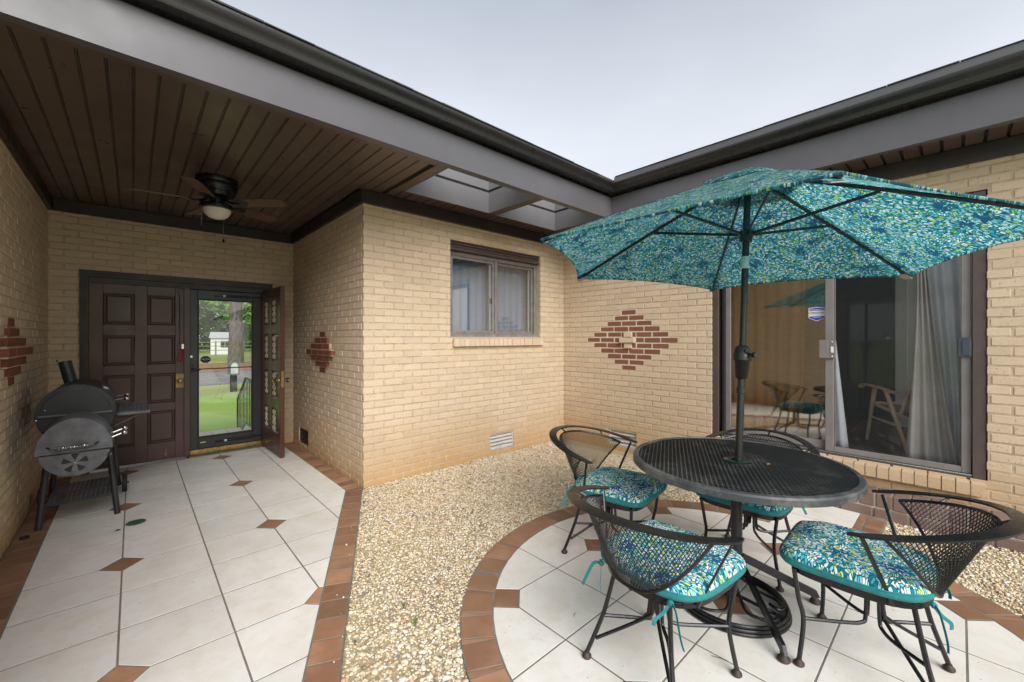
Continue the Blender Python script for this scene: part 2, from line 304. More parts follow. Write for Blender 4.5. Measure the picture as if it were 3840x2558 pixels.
# ---------------------------------------------------------------- mesh helpers
class MB:
    def __init__(s): s.v = []; s.f = []; s.r = []; s.cur = 0.0
    def add(s, vs, fs, mat=None):
        o = len(s.v)
        for p in vs:
            p = Vector(p)
            if mat is not None: p = mat @ p
            s.v.append(tuple(p)); s.r.append(s.cur)
        for f in fs: s.f.append(tuple(i + o for i in f))
        return s
    def box(s, a, b, mat=None):
        x0, y0, z0 = a; x1, y1, z1 = b
        return s.add([(x0, y0, z0), (x1, y0, z0), (x1, y1, z0), (x0, y1, z0), (x0, y0, z1), (x1, y0, z1), (x1, y1, z1), (x0, y1, z1)],
                     [(0, 3, 2, 1), (4, 5, 6, 7), (0, 1, 5, 4), (1, 2, 6, 5), (2, 3, 7, 6), (3, 0, 4, 7)], mat)
    def bbox(s, a, b, c, mat=None):
        """box with chamfered edges (c)"""
        x0, y0, z0 = a; x1, y1, z1 = b; vs = []; idx = {}
        for ix, X in enumerate((x0, x1)):
            for iy, Y in enumerate((y0, y1)):
                for iz, Z in enumerate((z0, z1)):
                    sx, sy, sz = (1 if ix == 0 else -1), (1 if iy == 0 else -1), (1 if iz == 0 else -1)
                    for ax in range(3):
                        p = [X + sx * c, Y + sy * c, Z + sz * c]; p[ax] = (X, Y, Z)[ax]
                        idx[ix, iy, iz, ax] = len(vs); vs.append(p)
        g = lambda *k: idx[k]
        fs = []
        for ax in range(3):
            o1, o2 = [a_ for a_ in range(3) if a_ != ax]
            for sd in (0, 1):
                q = []
                for u, w in ((0, 0), (1, 0), (1, 1), (0, 1)):
                    k = [0, 0, 0]; k[ax] = sd; k[o1] = u; k[o2] = w; q.append(g(*k, ax))
                fs.append(tuple(q))
            for u in (0, 1):
                for w in (0, 1):
                    k0 = [0, 0, 0]; k1 = [0, 0, 0]; k0[o1] = k1[o1] = u; k0[o2] = k1[o2] = w; k1[ax] = 1
                    fs.append((g(*k0, o1), g(*k1, o1), g(*k1, o2), g(*k0, o2)))
        for ix in (0, 1):
            for iy in (0, 1):
                for iz in (0, 1): fs.append((g(ix, iy, iz, 0), g(ix, iy, iz, 1), g(ix, iy, iz, 2)))
        return s.add(vs, fs, mat)
    def tube(s, path, r, n=8, closed=False, caps=True, flat=None, up=None, mat=None):
        P = [Vector(p) for p in path]; m = len(P); vs = []; fs = []; prev = None
        for i, p in enumerate(P):
            if closed: t = P[(i + 1) % m] - P[i - 1]
            else: t = P[min(i + 1, m - 1)] - P[max(i - 1, 0)]
            if t.length < 1e-9: t = Vector((0, 0, 1))
            t.normalize()
            if up is not None: a = Vector(up) - t * t.dot(Vector(up))
            elif prev is not None: a = prev - t * t.dot(prev)
            else: a = (Vector((0, 0, 1)) if abs(t.z) < .9 else Vector((1, 0, 0))); a = a - t * t.dot(a)
            if a.length < 1e-6: a = t.orthogonal()
            a.normalize(); prev = a; b = t.cross(a)
            rr = r[i] if isinstance(r, (list, tuple)) else r
            ra, rb = (rr, rr) if flat is None else flat
            for k in range(n):
                ang = 2 * math.pi * (k + .5) / n
                vs.append(p + a * (ra * math.cos(ang)) + b * (rb * math.sin(ang)))
        for i in range(m if closed else m - 1):
            j = (i + 1) % m
            for k in range(n): fs.append((i * n + k, i * n + (k + 1) % n, j * n + (k + 1) % n, j * n + k))
        if caps and not closed: fs.append(tuple(range(n - 1, -1, -1))); fs.append(tuple((m - 1) * n + k for k in range(n)))
        return s.add(vs, fs, mat)
    def lathe(s, prof, n=24, mat=None):
        vs = []; fs = []; m = len(prof)
        for r, z in prof:
            for k in range(n): vs.append((r * math.cos(2 * math.pi * k / n), r * math.sin(2 * math.pi * k / n), z))
        for i in range(m - 1):
            for k in range(n): fs.append((i * n + k, i * n + (k + 1) % n, (i + 1) * n + (k + 1) % n, (i + 1) * n + k))
        if prof[0][0] > 1e-6: fs.append(tuple(range(n - 1, -1, -1)))
        if prof[-1][0] > 1e-6: fs.append(tuple((m - 1) * n + k for k in range(n)))
        return s.add(vs, fs, mat)
    def prism(s, poly, z0, z1, mat=None, bevel=0):
        n = len(poly); c = Vector((sum(p[0] for p in poly) / n, sum(p[1] for p in poly) / n))
        def ins(d):
            if not d: return [(p[0], p[1]) for p in poly]
            out = []
            for p in poly:
                q = Vector(p); l = (c - q).length; out.append(tuple(q + (c - q) * min(.5, d * 1.35 / max(l, 1e-6))))
            return out
        rings = [(poly, z0), (poly, z1)] if not bevel else [(poly, z0), (poly, z1 - bevel), (ins(bevel), z1)]
        vs = []; fs = []
        for pl, z in rings: vs += [(p[0], p[1], z) for p in pl]
        for i in range(len(rings) - 1):
            for k in range(n): fs.append((i * n + k, i * n + (k + 1) % n, (i + 1) * n + (k + 1) % n, (i + 1) * n + k))
        fs.append(tuple(range(n - 1, -1, -1))); fs.append(tuple((len(rings) - 1) * n + k for k in range(n)))
        return s.add(vs, fs, mat)
    def sphere(s, c, r, n=10, m=6, sc=(1, 1, 1), mat=None):
        prof = [(r * math.sin(math.pi * i / m), -r * math.cos(math.pi * i / m)) for i in range(m + 1)]
        prof[0] = (0, -r); prof[-1] = (0, r)
        T = Matrix.Translation(c) @ Matrix.Diagonal((*sc, 1))
        return s.lathe(prof, n, T if mat is None else mat @ T)
    def grid(s, rows, closed=False, mat=None):
        m = len(rows); n = len(rows[0]); vs = [p for r_ in rows for p in r_]; fs = []
        for i in range(m - 1):
            for k in range(n if closed else n - 1): fs.append((i * n + k, i * n + (k + 1) % n, (i + 1) * n + (k + 1) % n, (i + 1) * n + k))
        return s.add(vs, fs, mat)
    def mesh(s, name, mat, smooth=True):
        me = bpy.data.meshes.new(name); me.from_pydata(s.v, [], s.f); me.materials.append(mat)
        if any(s.r):
            a = me.attributes.new('rnd', 'FLOAT', 'POINT'); a.data.foreach_set('value', s.r)
        me.update()
        import bmesh
        bm = bmesh.new(); bm.from_mesh(me); bmesh.ops.recalc_face_normals(bm, faces=bm.faces); bm.to_mesh(me); bm.free()
        if smooth:
            me.polygons.foreach_set('use_smooth', [True] * len(me.polygons))
            try: me.set_sharp_from_angle(angle=R(smooth if smooth is not True else 40))
            except Exception: pass
        return me
    def build(s, name, mat, parent=None, smooth=True, **kw):
        return place(name, s.mesh(name, mat, smooth), parent, **kw)
def place(name, me, parent=None, loc=None, rot=None, kind=None, label=None, cat=None, group=None):
    o = bpy.data.objects.new(name, me); col.objects.link(o)
    if parent: o.parent = parent
    if loc is not None: o.location = loc
    if rot is not None: o.rotation_euler = rot
    tag(o, label, cat, group, kind); return o
def tag(o, label=None, cat=None, group=None, kind=None):
    if label: o['label'] = label
    if cat: o['category'] = cat
    if group: o['group'] = group
    if kind: o['kind'] = kind
    return o
def thing(name, label, cat, loc=(0, 0, 0), rz=0, group=None):
    o = bpy.data.objects.new(name, None); col.objects.link(o); o.location = loc; o.rotation_euler = (0, 0, rz); o.empty_display_size = .1
    return tag(o, label, cat, group)
def copy_tree(o, parent=None):
    c = o.copy(); col.objects.link(c); c.parent = parent
    for ch in list(o.children): copy_tree(ch, c)
    return c
def bez(pts, n=8):
    """Catmull-Rom through points"""
    P = [Vector(p) for p in pts]; out = []
    for i in range(len(P) - 1):
        p0 = P[max(i - 1, 0)]; p1 = P[i]; p2 = P[i + 1]; p3 = P[min(i + 2, len(P) - 1)]
        for k in range(n):
            t = k / n
            out.append(.5 * ((2 * p1) + (p2 - p0) * t + (2 * p0 - 5 * p1 + 4 * p2 - p3) * t * t + (3 * p1 - p0 - 3 * p2 + p3) * t ** 3))
    out.append(P[-1]); return out
def clip(poly, a, b, c):
    """keep a*x+b*y<=c"""
    out = []
    for i in range(len(poly)):
        p, q = poly[i], poly[(i + 1) % len(poly)]
        dp, dq = a * p[0] + b * p[1] - c, a * q[0] + b * q[1] - c
        if dp <= 0: out.append(p)
        if dp * dq < 0:
            t = dp / (dp - dq); out.append((p[0] + t * (q[0] - p[0]), p[1] + t * (q[1] - p[1])))
    return out
def area(poly): return abs(sum(poly[i][0] * poly[(i + 1) % len(poly)][1] - poly[(i + 1) % len(poly)][0] * poly[i][1] for i in range(len(poly)))) / 2
def inset(poly, d):
    """shrink a convex polygon by d"""
    if sum(poly[i][0] * poly[(i + 1) % len(poly)][1] - poly[(i + 1) % len(poly)][0] * poly[i][1] for i in range(len(poly))) < 0: poly = poly[::-1]
    out = list(poly)
    for i in range(len(poly)):
        p, q = poly[i], poly[(i + 1) % len(poly)]
        ex, ey = q[0] - p[0], q[1] - p[1]; l = math.hypot(ex, ey)
        if l < 1e-6: continue
        nx, ny = ey / l, -ex / l        # outward for CCW
        out = clip(out, nx, ny, nx * p[0] + ny * p[1] - d)
        if len(out) < 3: return []
    return out
def inpoly(x, y, poly):
    r = False; n = len(poly)
    for i in range(n):
        (x1, y1), (x2, y2) = poly[i], poly[(i + 1) % n]
        if (y1 > y) != (y2 > y) and x < (x2 - x1) * (y - y1) / (y2 - y1) + x1: r = not r
    return r
def text_mesh(body, size, name, mat, align='CENTER', bold=0):
    c = bpy.data.curves.new(name, 'FONT'); c.body = body; c.size = size; c.align_x = align; c.align_y = 'CENTER'; c.extrude = 0.0004; c.offset = bold; c.resolution_u = 2
    o = bpy.data.objects.new(name, c); col.objects.link(o)
    bpy.context.view_layer.update()
    me = bpy.data.meshes.new_from_object(o.evaluated_get(bpy.context.evaluated_depsgraph_get()))
    bpy.data.objects.remove(o); me.materials.clear(); me.materials.append(mat); return me

# ---------------------------------------------------------------- main planes (metres)
XA, YB, XC, YD, XE = -0.612, 6.02, 1.568, 3.744, 4.425
ZS = 2.758                                   # soffit
ZBT = 2.632                                  # top of visible brick
OUT = -0.5                                   # lawn level outside

# ---------------------------------------------------------------- ground
g = MB().add([(-300, -300, OUT), (300, -300, OUT), (300, 300, OUT), (-300, 300, OUT)], [(0, 1, 2, 3)])
def lawn_mat():
    m, nt, b = new_mat('lawn'); v = coords(nt)
    c = ramp(nt, noise(nt, v, .45, 6, .65), [(.3, (.22, .37, .05)), (.52, (.29, .45, .07)), (.75, (.40, .50, .12))])
    s3 = N(nt, 'ShaderNodeSeparateXYZ'); L(nt, v, s3.inputs[0])
    dry = math_(nt, 'MULTIPLY', rng_(nt, math_(nt, 'ADD', s3.outputs[1], math_(nt, 'MULTIPLY', noise(nt, v, .8, 4), 3)), 16.6, 18.8, 0, 1), .75)
    c = mixc(nt, c, (.33, .32, .14), dry)
    L(nt, c, b.inputs['Base Color']); b.inputs['Roughness'].default_value = .95; bump(nt, b, noise(nt, v, 30, 4), .8, .05); return m
M['lawn'] = lawn_mat()
g.build('lawn', M['lawn'], kind='structure', smooth=False)
rd = MB().add([(-120, 20.2, OUT + .02), (120, 20.2, OUT + .02), (120, 27.2, OUT + .02), (-120, 27.2, OUT + .02)], [(0, 1, 2, 3)])
M['asphalt'] = simple('worn grey asphalt', (.20, .20, .205), .9, var=.18, scale=2, bmp=.3)
M['yellow'] = simple('yellow road paint', (.55, .36, .06), .7, var=.15)
road = rd.build('road', M['asphalt'], kind='structure', smooth=False)
for y in (23.05, 23.35):
    MB().add([(-120, y, OUT + .025), (120, y, OUT + .025), (120, y + .12, OUT + .025), (-120, y + .12, OUT + .025)], [(0, 1, 2, 3)]).build('centre_line', M['yellow'], road, smooth=False)
M['straw'] = simple('pine straw', (.24, .125, .065), .95, var=.45, scale=7, bmp=.5)
MB().add([(-120, 27.6, OUT + .015), (120, 27.6, OUT + .015), (120, 37.4, OUT + .015), (-120, 37.4, OUT + .015)], [(0, 1, 2, 3)]).build('pine_straw_bed', M['straw'], kind='structure', smooth=False)
# courtyard slab under everything (grout / sand bed level), extended unseen for neutral bounce
MB().box((-8, -11, -.49), (XE + .3, 6.02, -.015)).build('courtyard_bed', M['bed'], kind='structure', smooth=False)

M['reflector'] = simple('pale concrete', (.60, .58, .54), .85, var=.15, scale=2, bmp=.2)  # pale slabs added out of view to bounce light into the porch
MB().box((-8, -11, -.014), (4.2, -1.7, -.009)).build('rear_reflector', M['reflector'], kind='structure', smooth=False)
MB().box((-8, -1.699, -.014), (-.85, 1.3, -.009)).build('side_reflector', M['reflector'], kind='structure', smooth=False)
# ---------------------------------------------------------------- tiled patio, left
ZT = 0.0
slab1 = [(-.606, -.9), (-.606, 6.0), (1.562, 6.0), (1.562, 3.69), (.01, .34), (.01, -.9)]
def diag_x(y, off=0): return .501 + (y - 1.788) * (1.405 - .501) / (3.742 - 1.788) + off
IN0, IN1 = Vector((.501 - .42 * 2.4, 1.788 - .907 * 2.4)), Vector((1.405, 3.742))
DD = (IN1 - IN0).normalized(); DN = Vector((DD.y, -DD.x))
slab_poly = [(-.606, -1.0), (-.606, 6.005), (1.562, 6.005), (1.562, 3.70), tuple(IN1 + DN * .142 + DD * .0), tuple(IN0 + DN * .142), (IN0.x, -1.0)]
pt = MB().prism(slab_poly, -.029, -.0013).build('tiled_patio', M['grout'], kind='structure', smooth=False)
gx = [-.05 + .4035 * k for k in range(-2, 5)]; gy = [3.47 + .387 * k for k in range(-10, 8)]
def add_tile(poly, name, mat, parent, gap=.0040, dz=0):
    q = inset(poly, gap)
    if len(q) < 3 or area(q) < .0006: return
    cx = sum(p[0] for p in q) / len(q); cy = sum(p[1] for p in q) / len(q)
    me = MB().prism([(p[0] - cx, p[1] - cy) for p in q], -.012, 0, bevel=.0008).mesh(name, mat, smooth=False)
    place(name, me, parent, (cx, cy, ZT + random.uniform(-.0006, .0006) + dz), (random.uniform(-.0012, .0012), random.uniform(-.0012, .0012), 0))
DR = .100
dia1 = [(gx[i], gy[j]) for i in range(len(gx)) for j in range(len(gy)) if i % 2 == 0 and (j - 10) % 3 == 0]
def region1(poly):
    poly = clip(poly, -1, 0, .455); poly = clip(poly, 1, 0, 1.42); poly = clip(poly, 0, 1, 5.995)
    n = DN; return clip(poly, n.x, n.y, n.dot(IN1)) if len(poly) > 2 else []
for i in range(-1, len(gx)):
    for j in range(-1, len(gy)):
        x0 = gx[i] if i >= 0 else gx[0] - .4035; x1 = x0 + .4035
        y0 = gy[j] if j >= 0 else gy[0] - .387; y1 = y0 + .387
        poly = [(x0, y0), (x1, y0), (x1, y1), (x0, y1)]
        for (dx, dy) in dia1:
            for sx in (-1, 1):
                for sy in (-1, 1):
                    if abs((x0 + x1) / 2 - dx - sx * .2) < .05 and abs((y0 + y1) / 2 - dy - sy * .19) < .05:
                        poly = clip(poly, -sx, -sy, -(sx * dx + sy * dy) - DR)
        poly = region1(poly)
        if len(poly) > 2 and max(p[1] for p in poly) > .2: add_tile(poly, 'floor_tile', M['tile'], pt)
for dx, dy in dia1:
    poly = region1([(dx - DR, dy), (dx, dy - DR), (dx + DR, dy), (dx, dy + DR)])
    if len(poly) > 2 and dy > .2: add_tile(poly, 'diamond_tile', M['tileb'], pt)
y = .4
while y < 6.0:                                   # border along the left wall
    add_tile([(-.606, y), (-.455, y), (-.455, min(y + .139, 5.99)), (-.606, min(y + .139, 5.99))], 'border_tile', M['tileb'], pt); y += .139
y = 3.775
while y < 5.99:                                  # border along the short return wall
    add_tile([(1.42, y), (1.562, y), (1.562, min(y + .120, 5.99)), (1.42, min(y + .120, 5.99))], 'border_tile', M['tileb'], pt); y += .120
add_tile([(1.42, 3.775), tuple(IN1), tuple(IN1 + DN * .14), (1.562, 3.775)], 'border_tile', M['tileb'], pt)
s_ = .0
while s_ < 3.4:                                  # diagonal border beside the gravel
    a = IN1 - DD * s_; b = IN1 - DD * (s_ + .148)
    add_tile([tuple(a), tuple(b), tuple(b + DN * .14), tuple(a + DN * .14)], 'border_tile', M['tileb'], pt); s_ += .148

# ---------------------------------------------------------------- round patio
CC = Vector((2.285, .81)); RI, RO = 1.232, 1.388
circ = lambda r, n=72, a0=0: [(CC.x + r * math.cos(a0 + 2 * math.pi * k / n), CC.y + r * math.sin(a0 + 2 * math.pi * k / n)) for k in range(n)]
rp = MB().prism(circ(RO + .004), -.029, -.0013)
rp.prism([(3.35, .375), (4.232, .375), (4.232, 1.125), (3.35, 1.125)], -.0285, -.0018)
rp = rp.build('round_patio', M['grout'], kind='structure', smooth=False)
hx = [CC.x - .81 + .405 * k for k in range(-2, 8)]; hy = [CC.y - 2.49 + .415 * k for k in range(0, 12)]
dia2 = [(CC.x + .83 * i - (.0 if i else 0), CC.y + .83 * j) for i in (-1, 0, 1) for j in (-1, 0, 1)]
DR2 = .107
gxr = [CC.x + .4125 * k for k in range(-4, 6)]; gyr = [CC.y + .415 * k for k in range(-4, 4)]
def near_dia(poly, xc, yc):
    for dx, dy in dia2:
        for sx in (-1, 1):
            for sy in (-1, 1):
                if abs(xc - dx - sx * .206) < .06 and abs(yc - dy - sy * .207) < .06: poly = clip(poly, -sx, -sy, -(sx * dx + sy * dy) - DR2)
    return poly
def circ_clip(poly, r):
    for k in range(72):
        a = 2 * math.pi * k / 72; nx, ny = math.cos(a), math.sin(a)
        poly = clip(poly, nx, ny, nx * CC.x + ny * CC.y + r)
        if len(poly) < 3: return []
    return poly
for x0 in gxr[:-1]:
    for y0 in gyr:
        poly = [(x0, y0), (x0 + .4125, y0), (x0 + .4125, y0 + .415), (x0, y0 + .415)]
        poly = circ_clip(near_dia(poly, x0 + .206, y0 + .207), RI)
        if len(poly) > 2: add_tile(poly, 'floor_tile', M['tile'], rp)
for dx, dy in dia2:
    poly = circ_clip([(dx - DR2, dy), (dx, dy - DR2), (dx + DR2, dy), (dx, dy + DR2)], RI)
    if len(poly) > 2: add_tile(poly, 'diamond_tile', M['tileb'], rp)
NB = 46
for k in range(NB):
    a0 = 2 * math.pi * k / NB; am = a0 + math.pi / NB; 
    if -.30 < (am if am < math.pi else am - 2 * math.pi) < .10: continue        # gap where the path to the door joins
    t = Vector((-math.sin(am), math.cos(am))); nrm = Vector((math.cos(am), math.sin(am))); w = .077
    c0 = CC + nrm * RI; c1 = CC + nrm * RO
    add_tile([tuple(c0 - t * w), tuple(c1 - t * w), tuple(c1 + t * w), tuple(c0 + t * w)], 'border_tile', M['tileb'], rp)
    ae = am + math.pi / NB; n2 = Vector((math.cos(ae), math.sin(ae))); a1 = am + 2 * math.pi / NB; t2 = Vector((-math.sin(a1), math.cos(a1))); n3 = Vector((math.cos(a1), math.sin(a1)))
    add_tile([tuple(c0 + t * (w + .001)), tuple(c1 + t * (w + .001)), tuple(CC + n3 * RO - t2 * (w + .001)), tuple(CC + n3 * RI - t2 * (w + .001))], 'border_wedge', M['tileb'], rp, gap=.0022, dz=-.001)
for x0, x1 in ((3.50, 3.83), (3.83, 4.225)):
    add_tile([(x0, .53), (x1, .53), (x1, .97), (x0, .97)], 'floor_tile', M['tile'], rp)
for ya, yb in ((.378, .48), (.482, .528), (.972, 1.02), (1.022, 1.12)):
    for x0, x1 in ((3.70, 3.94), (3.94, 4.17)):
        add_tile([(x0, ya), (x1, ya), (x1, yb), (x0, yb)], 'border_tile', M['tileb'], rp)
# ---------------------------------------------------------------- gravel (real pebbles, one mass)
def ico(sub):
    import bmesh
    bm = bmesh.new(); bmesh.ops.create_icosphere(bm, subdivisions=sub, radius=1); bm.verts.ensure_lookup_table()
    v = np.array([x.co[:] for x in bm.verts]); f = np.array([[q.index for q in x.verts] for x in bm.faces]); bm.free(); return v, f
def gravel_ok(x, y):
    c = ((x - CC.x) ** 2 + (y - CC.y) ** 2) > (RO + .008) ** 2
    rel = (x - IN1.x) * DN.x + (y - IN1.y) * DN.y
    c &= rel > .148
    c &= ~((x > 3.3) & (y > .370) & (y < 1.13))
    c &= (x < 4.232) & (y < 3.735)
    return c
def build_gravel():
    n = 215000
    x = rng.uniform(.0, 4.235, n); y = rng.uniform(-1.6, 3.738, n)
    ok = gravel_ok(x, y); x = x[ok]; y = y[ok]
    d = sY * x + cY * y; l = cY * x - sY * y
    px = CXP + FPX * l / np.maximum(d, .05); py = HYP + FPX * H / np.maximum(d, .05)
    inv = (d > .3) & (px > -300) & (px < 4300) & (py < 2900)
    keep = inv | (rng.uniform(0, 1, len(x)) < .25); x, y, d, inv = x[keep], y[keep], d[keep], inv[keep]
    xs_, ys_ = rng.uniform(.3, 1.4, 400), rng.uniform(1.2, 3.6, 400); rel = (xs_ - IN1.x) * DN.x + (ys_ - IN1.y) * DN.y; st = (rel > .06) & (rel < .146); x = np.concatenate([x, xs_[st][:14]]); y = np.concatenate([y, ys_[st][:14]]); d = np.concatenate([d, np.full(min(14, st.sum()), 3.0)]); inv = np.concatenate([inv, np.ones(min(14, st.sum()), bool)]); nst = int(min(14, st.sum()))
    V = []; F = []; Rn = []; o = 0
    for sub, sel in ((2, inv & (d < 2.0)), (1, ~(inv & (d < 2.0)))):
        bv, bf = ico(sub); k = int(sel.sum())
        if not k: continue
        r = rng.lognormal(math.log(.0056), .34, k).clip(.0035, .017)
        S = np.stack([r * rng.uniform(.9, 1.5, k), r * rng.uniform(.75, 1.1, k), r * rng.uniform(.45, .8, k)], 1)
        P = np.repeat(bv[None], k, 0) * (1 + rng.normal(0, .10, (k, len(bv), 1))) * S[:, None, :]
        a = rng.uniform(0, 2 * np.pi, k); t = rng.normal(0, .35, k); ca, sa, ct, st = np.cos(a), np.sin(a), np.cos(t), np.sin(t)
        X, Y_, Z = P[..., 0], P[..., 1], P[..., 2]
        Y2 = Y_ * ct[:, None] - Z * st[:, None]; Z2 = Y_ * st[:, None] + Z * ct[:, None]
        X3 = X * ca[:, None] - Y2 * sa[:, None]; Y3 = X * sa[:, None] + Y2 * ca[:, None]
        lump = .010 * np.sin(x[sel] * 5.1 + 1.3) * np.sin(y[sel] * 4.3)
        z = rng.uniform(-.019, -.005, k) + lump * .6
        if sub == 1: z[-nst:] = .0045
        P = np.stack([X3 + x[sel][:, None], Y3 + y[sel][:, None], Z2 + z[:, None]], 2)
        V.append(P.reshape(-1, 3)); F.append((bf[None] + (np.arange(k) * len(bv))[:, None, None]).reshape(-1, 3) + o); o += k * len(bv)
        Rn.append(np.repeat(rng.uniform(0, 1, k), len(bv)))
    V = np.concatenate(V); F = np.concatenate(F); Rn = np.concatenate(Rn)
    me = bpy.data.meshes.new('gravel'); me.vertices.add(len(V)); me.vertices.foreach_set('co', V.astype(np.float32).ravel())
    me.loops.add(len(F) * 3); me.loops.foreach_set('vertex_index', F.astype(np.int32).ravel())
    me.polygons.add(len(F)); me.polygons.foreach_set('loop_start', np.arange(0, len(F) * 3, 3, dtype=np.int32))
    me.polygons.foreach_set('use_smooth', np.ones(len(F), dtype=bool))
    at = me.attributes.new('rnd', 'FLOAT', 'POINT'); at.data.foreach_set('value', Rn.astype(np.float32))
    me.update(calc_edges=True); me.materials.append(M['pebble'])
    place('gravel', me, None, kind='stuff', label='cream river gravel filling the bed between the two patios', cat='gravel')
build_gravel()

# ---------------------------------------------------------------- the house
house = thing('brick_house', 'tan brick house with dark brown eaves wrapping round the courtyard', 'house')
CP, CH, BP, BL = .0672, .0535, .2045, .1905       # course pitch, brick height, brick pitch, brick length
def zrow(k): return 1.383 + CP * k                # top of course k
_bm = {}
def W3(wall, u, z, out):
    ax, pos = wall
    if ax == 'Y': return (u, pos - out, z)
    if ax == 'X': return (pos - out, u, z)
    return (pos + out, u, z)                      # 'A' faces +X
def brick_box(mb, wall, u0, u1, z0, z1, out, c=(0, 0, 0), ch=.0022):
    a = W3(wall, u0, z0, out); b = W3(wall, u1, z1, -.035)
    lo = [min(a[i], b[i]) - c[i] for i in range(3)]; hi = [max(a[i], b[i]) - c[i] for i in range(3)]
    mb.bbox(lo, hi, ch)
def make_wall(wall, u_lo, u_hi, openings, phase, label, special=None, z_lo=-.03, z_hi=2.80, mortar='mortar', maxobj=300, view=True, thick=.19, extra=None, bl0=0):
    """wall backing of mortar with real bricks; the bricks that show largest become objects"""
    E4 = [(o[0] - .004, o[1] + .004, o[2] - .004, o[3] + .004) for o in openings]
    bu0 = u_lo + bl0
    us = sorted({bu0, u_hi, *[o[0] for o in E4], *[o[1] for o in E4]}); us = [u for u in us if bu0 <= u <= u_hi]
    zs = sorted({z_lo, z_hi, *[max(o[2], z_lo) for o in E4], *[min(o[3], z_hi) for o in E4]})
    hole = lambda uc, zc: any(o[0] < uc < o[1] and o[2] < zc < o[3] for o in E4)
    mb = MB(); idx = {}
    cell = {(i, j): not hole((us[i] + us[i + 1]) / 2, (zs[j] + zs[j + 1]) / 2) for i in range(len(us) - 1) for j in range(len(zs) - 1)}
    def vv(i, j, s):
        if (i, j, s) not in idx: idx[i, j, s] = len(mb.v); mb.v.append(W3(wall, us[i], zs[j], -.0036 if s == 0 else -thick)); mb.r.append(0)
        return idx[i, j, s]
    for (i, j), on in cell.items():
        if not on: continue
        for s in (0, 1): mb.f.append((vv(i, j, s), vv(i + 1, j, s), vv(i + 1, j + 1, s), vv(i, j + 1, s)))
        for di, dj, e in ((-1, 0, ((i, j), (i, j + 1))), (1, 0, ((i + 1, j), (i + 1, j + 1))), (0, -1, ((i, j), (i + 1, j))), (0, 1, ((i, j + 1), (i + 1, j + 1)))):
            if not cell.get((i + di, j + dj), False):
                p, q = e; mb.f.append((vv(*p, 0), vv(*q, 0), vv(*q, 1), vv(*p, 1)))
    wo_ = mb.build('wall', M[mortar], house, smooth=False, label=label)
    L_ = []
    for k in range(-21, 21):
        zt = zrow(k); zb = zt - CH
        if zt < z_lo + .02 or zb > ZBT + .01: continue
        zt = min(zt, z_hi - .02); zb = max(zb, z_lo)
        zc = (zt + zb) / 2
        n0 = int(math.floor((u_lo - phase) / BP)) - 1; n1 = int(math.ceil((u_hi - phase) / BP)) + 1
        blocks = [(o[0], o[1]) for o in openings if o[2] - .012 < zc < o[3] + .012]
        for n in range(n0, n1):
            a = phase + BP * n + (BP / 2 if k % 2 else 0) + (BP - BL) / 2 + random.uniform(-.003, .003); b = a + BL + random.uniform(-.003, .003)
            a = max(a, u_lo); b = min(b, u_hi)
            segs = [(a, b)]
            for o0, o1 in blocks:
                ns = []
                for s0, s1 in segs:
                    if s1 <= o0 or s0 >= o1: ns.append((s0, s1)); continue
                    if s0 < o0: ns.append((s0, o0))
                    if s1 > o1: ns.append((o1, s1))
                segs = ns
            for s0, s1 in segs:
                if s1 - s0 < .022: continue
                sp = special(k, n, (s0 + s1) / 2) if special else None
                if sp == 'skip': continue
                mat, out = sp if sp else ('brick', 0)
                L_.append((s0, s1, zb, zt, mat, out + random.uniform(-.0016, .0016)))
    if extra: L_ += extra
    sc_ = []
    for i, (s0, s1, zb, zt, mat, out) in enumerate(L_):
        c = W3(wall, (s0 + s1) / 2, (zb + zt) / 2, 0); p = proj(c); val = 0
        if p and -40 < p[0] < 3880 and -40 < p[1] < 2600:
            a_ = proj(W3(wall, s0, zb, 0)); b_ = proj(W3(wall, s1, zt, 0))
            if a_ and b_: val = abs(a_[0] - b_[0]) * abs(a_[1] - b_[1])
            if mat != 'brick': val += 1e6
        sc_.append((val, i))
    sc_.sort(reverse=True)
    rest = {}
    for rank, (val, i) in enumerate(sc_):
        s0, s1, zb, zt, mat, out = L_[i]
        if rank < maxobj and val > 0:
            Lq = round((s1 - s0) / .004) * .004; key = (wall[0], Lq, round(zt - zb, 3), mat, round(out, 2))
            if key not in _bm:
                b = MB(); brick_box(b, wall, -Lq / 2, Lq / 2, -(zt - zb) / 2, (zt - zb) / 2, round(out, 2), W3((wall[0], 0), 0, 0, 0) if False else W3((wall[0], wall[1]), 0, 0, 0)); _bm[key] = b.mesh('brick', M[mat], smooth=False)
            jo = random.uniform(-.0018, .0014)
            loc = W3(wall, (s0 + s1) / 2, (zb + zt) / 2, jo)
            place('brick', _bm[key], wo_, loc, (random.uniform(-.004, .004) if wall[0] != 'Y' else 0, random.uniform(-.004, .004) if wall[0] == 'Y' else 0, random.uniform(-.003, .003)))
        else:
            b = rest.setdefault(mat, MB()); b.cur = random.uniform(.01, 1); brick_box(b, wall, s0, s1, zb, zt, out)
    for mat, b in rest.items(): b.build('brickwork', M[mat], wo_, smooth=False, kind='stuff')
    return wo_

# openings ------------------------------------------------------------------
DOOR_B = (-.385, 1.308, -.1, 2.060)
WIN_D = (2.535, 3.955, 1.385, 2.452)
VENT_D = (3.094, 3.472, .047, .236); VENT_E = (2.622, 3.001, .045, .236); VENT_C = (5.383, 5.752, .055, .237)
DOOR_E = (-.128, 1.746, .362, 2.430)

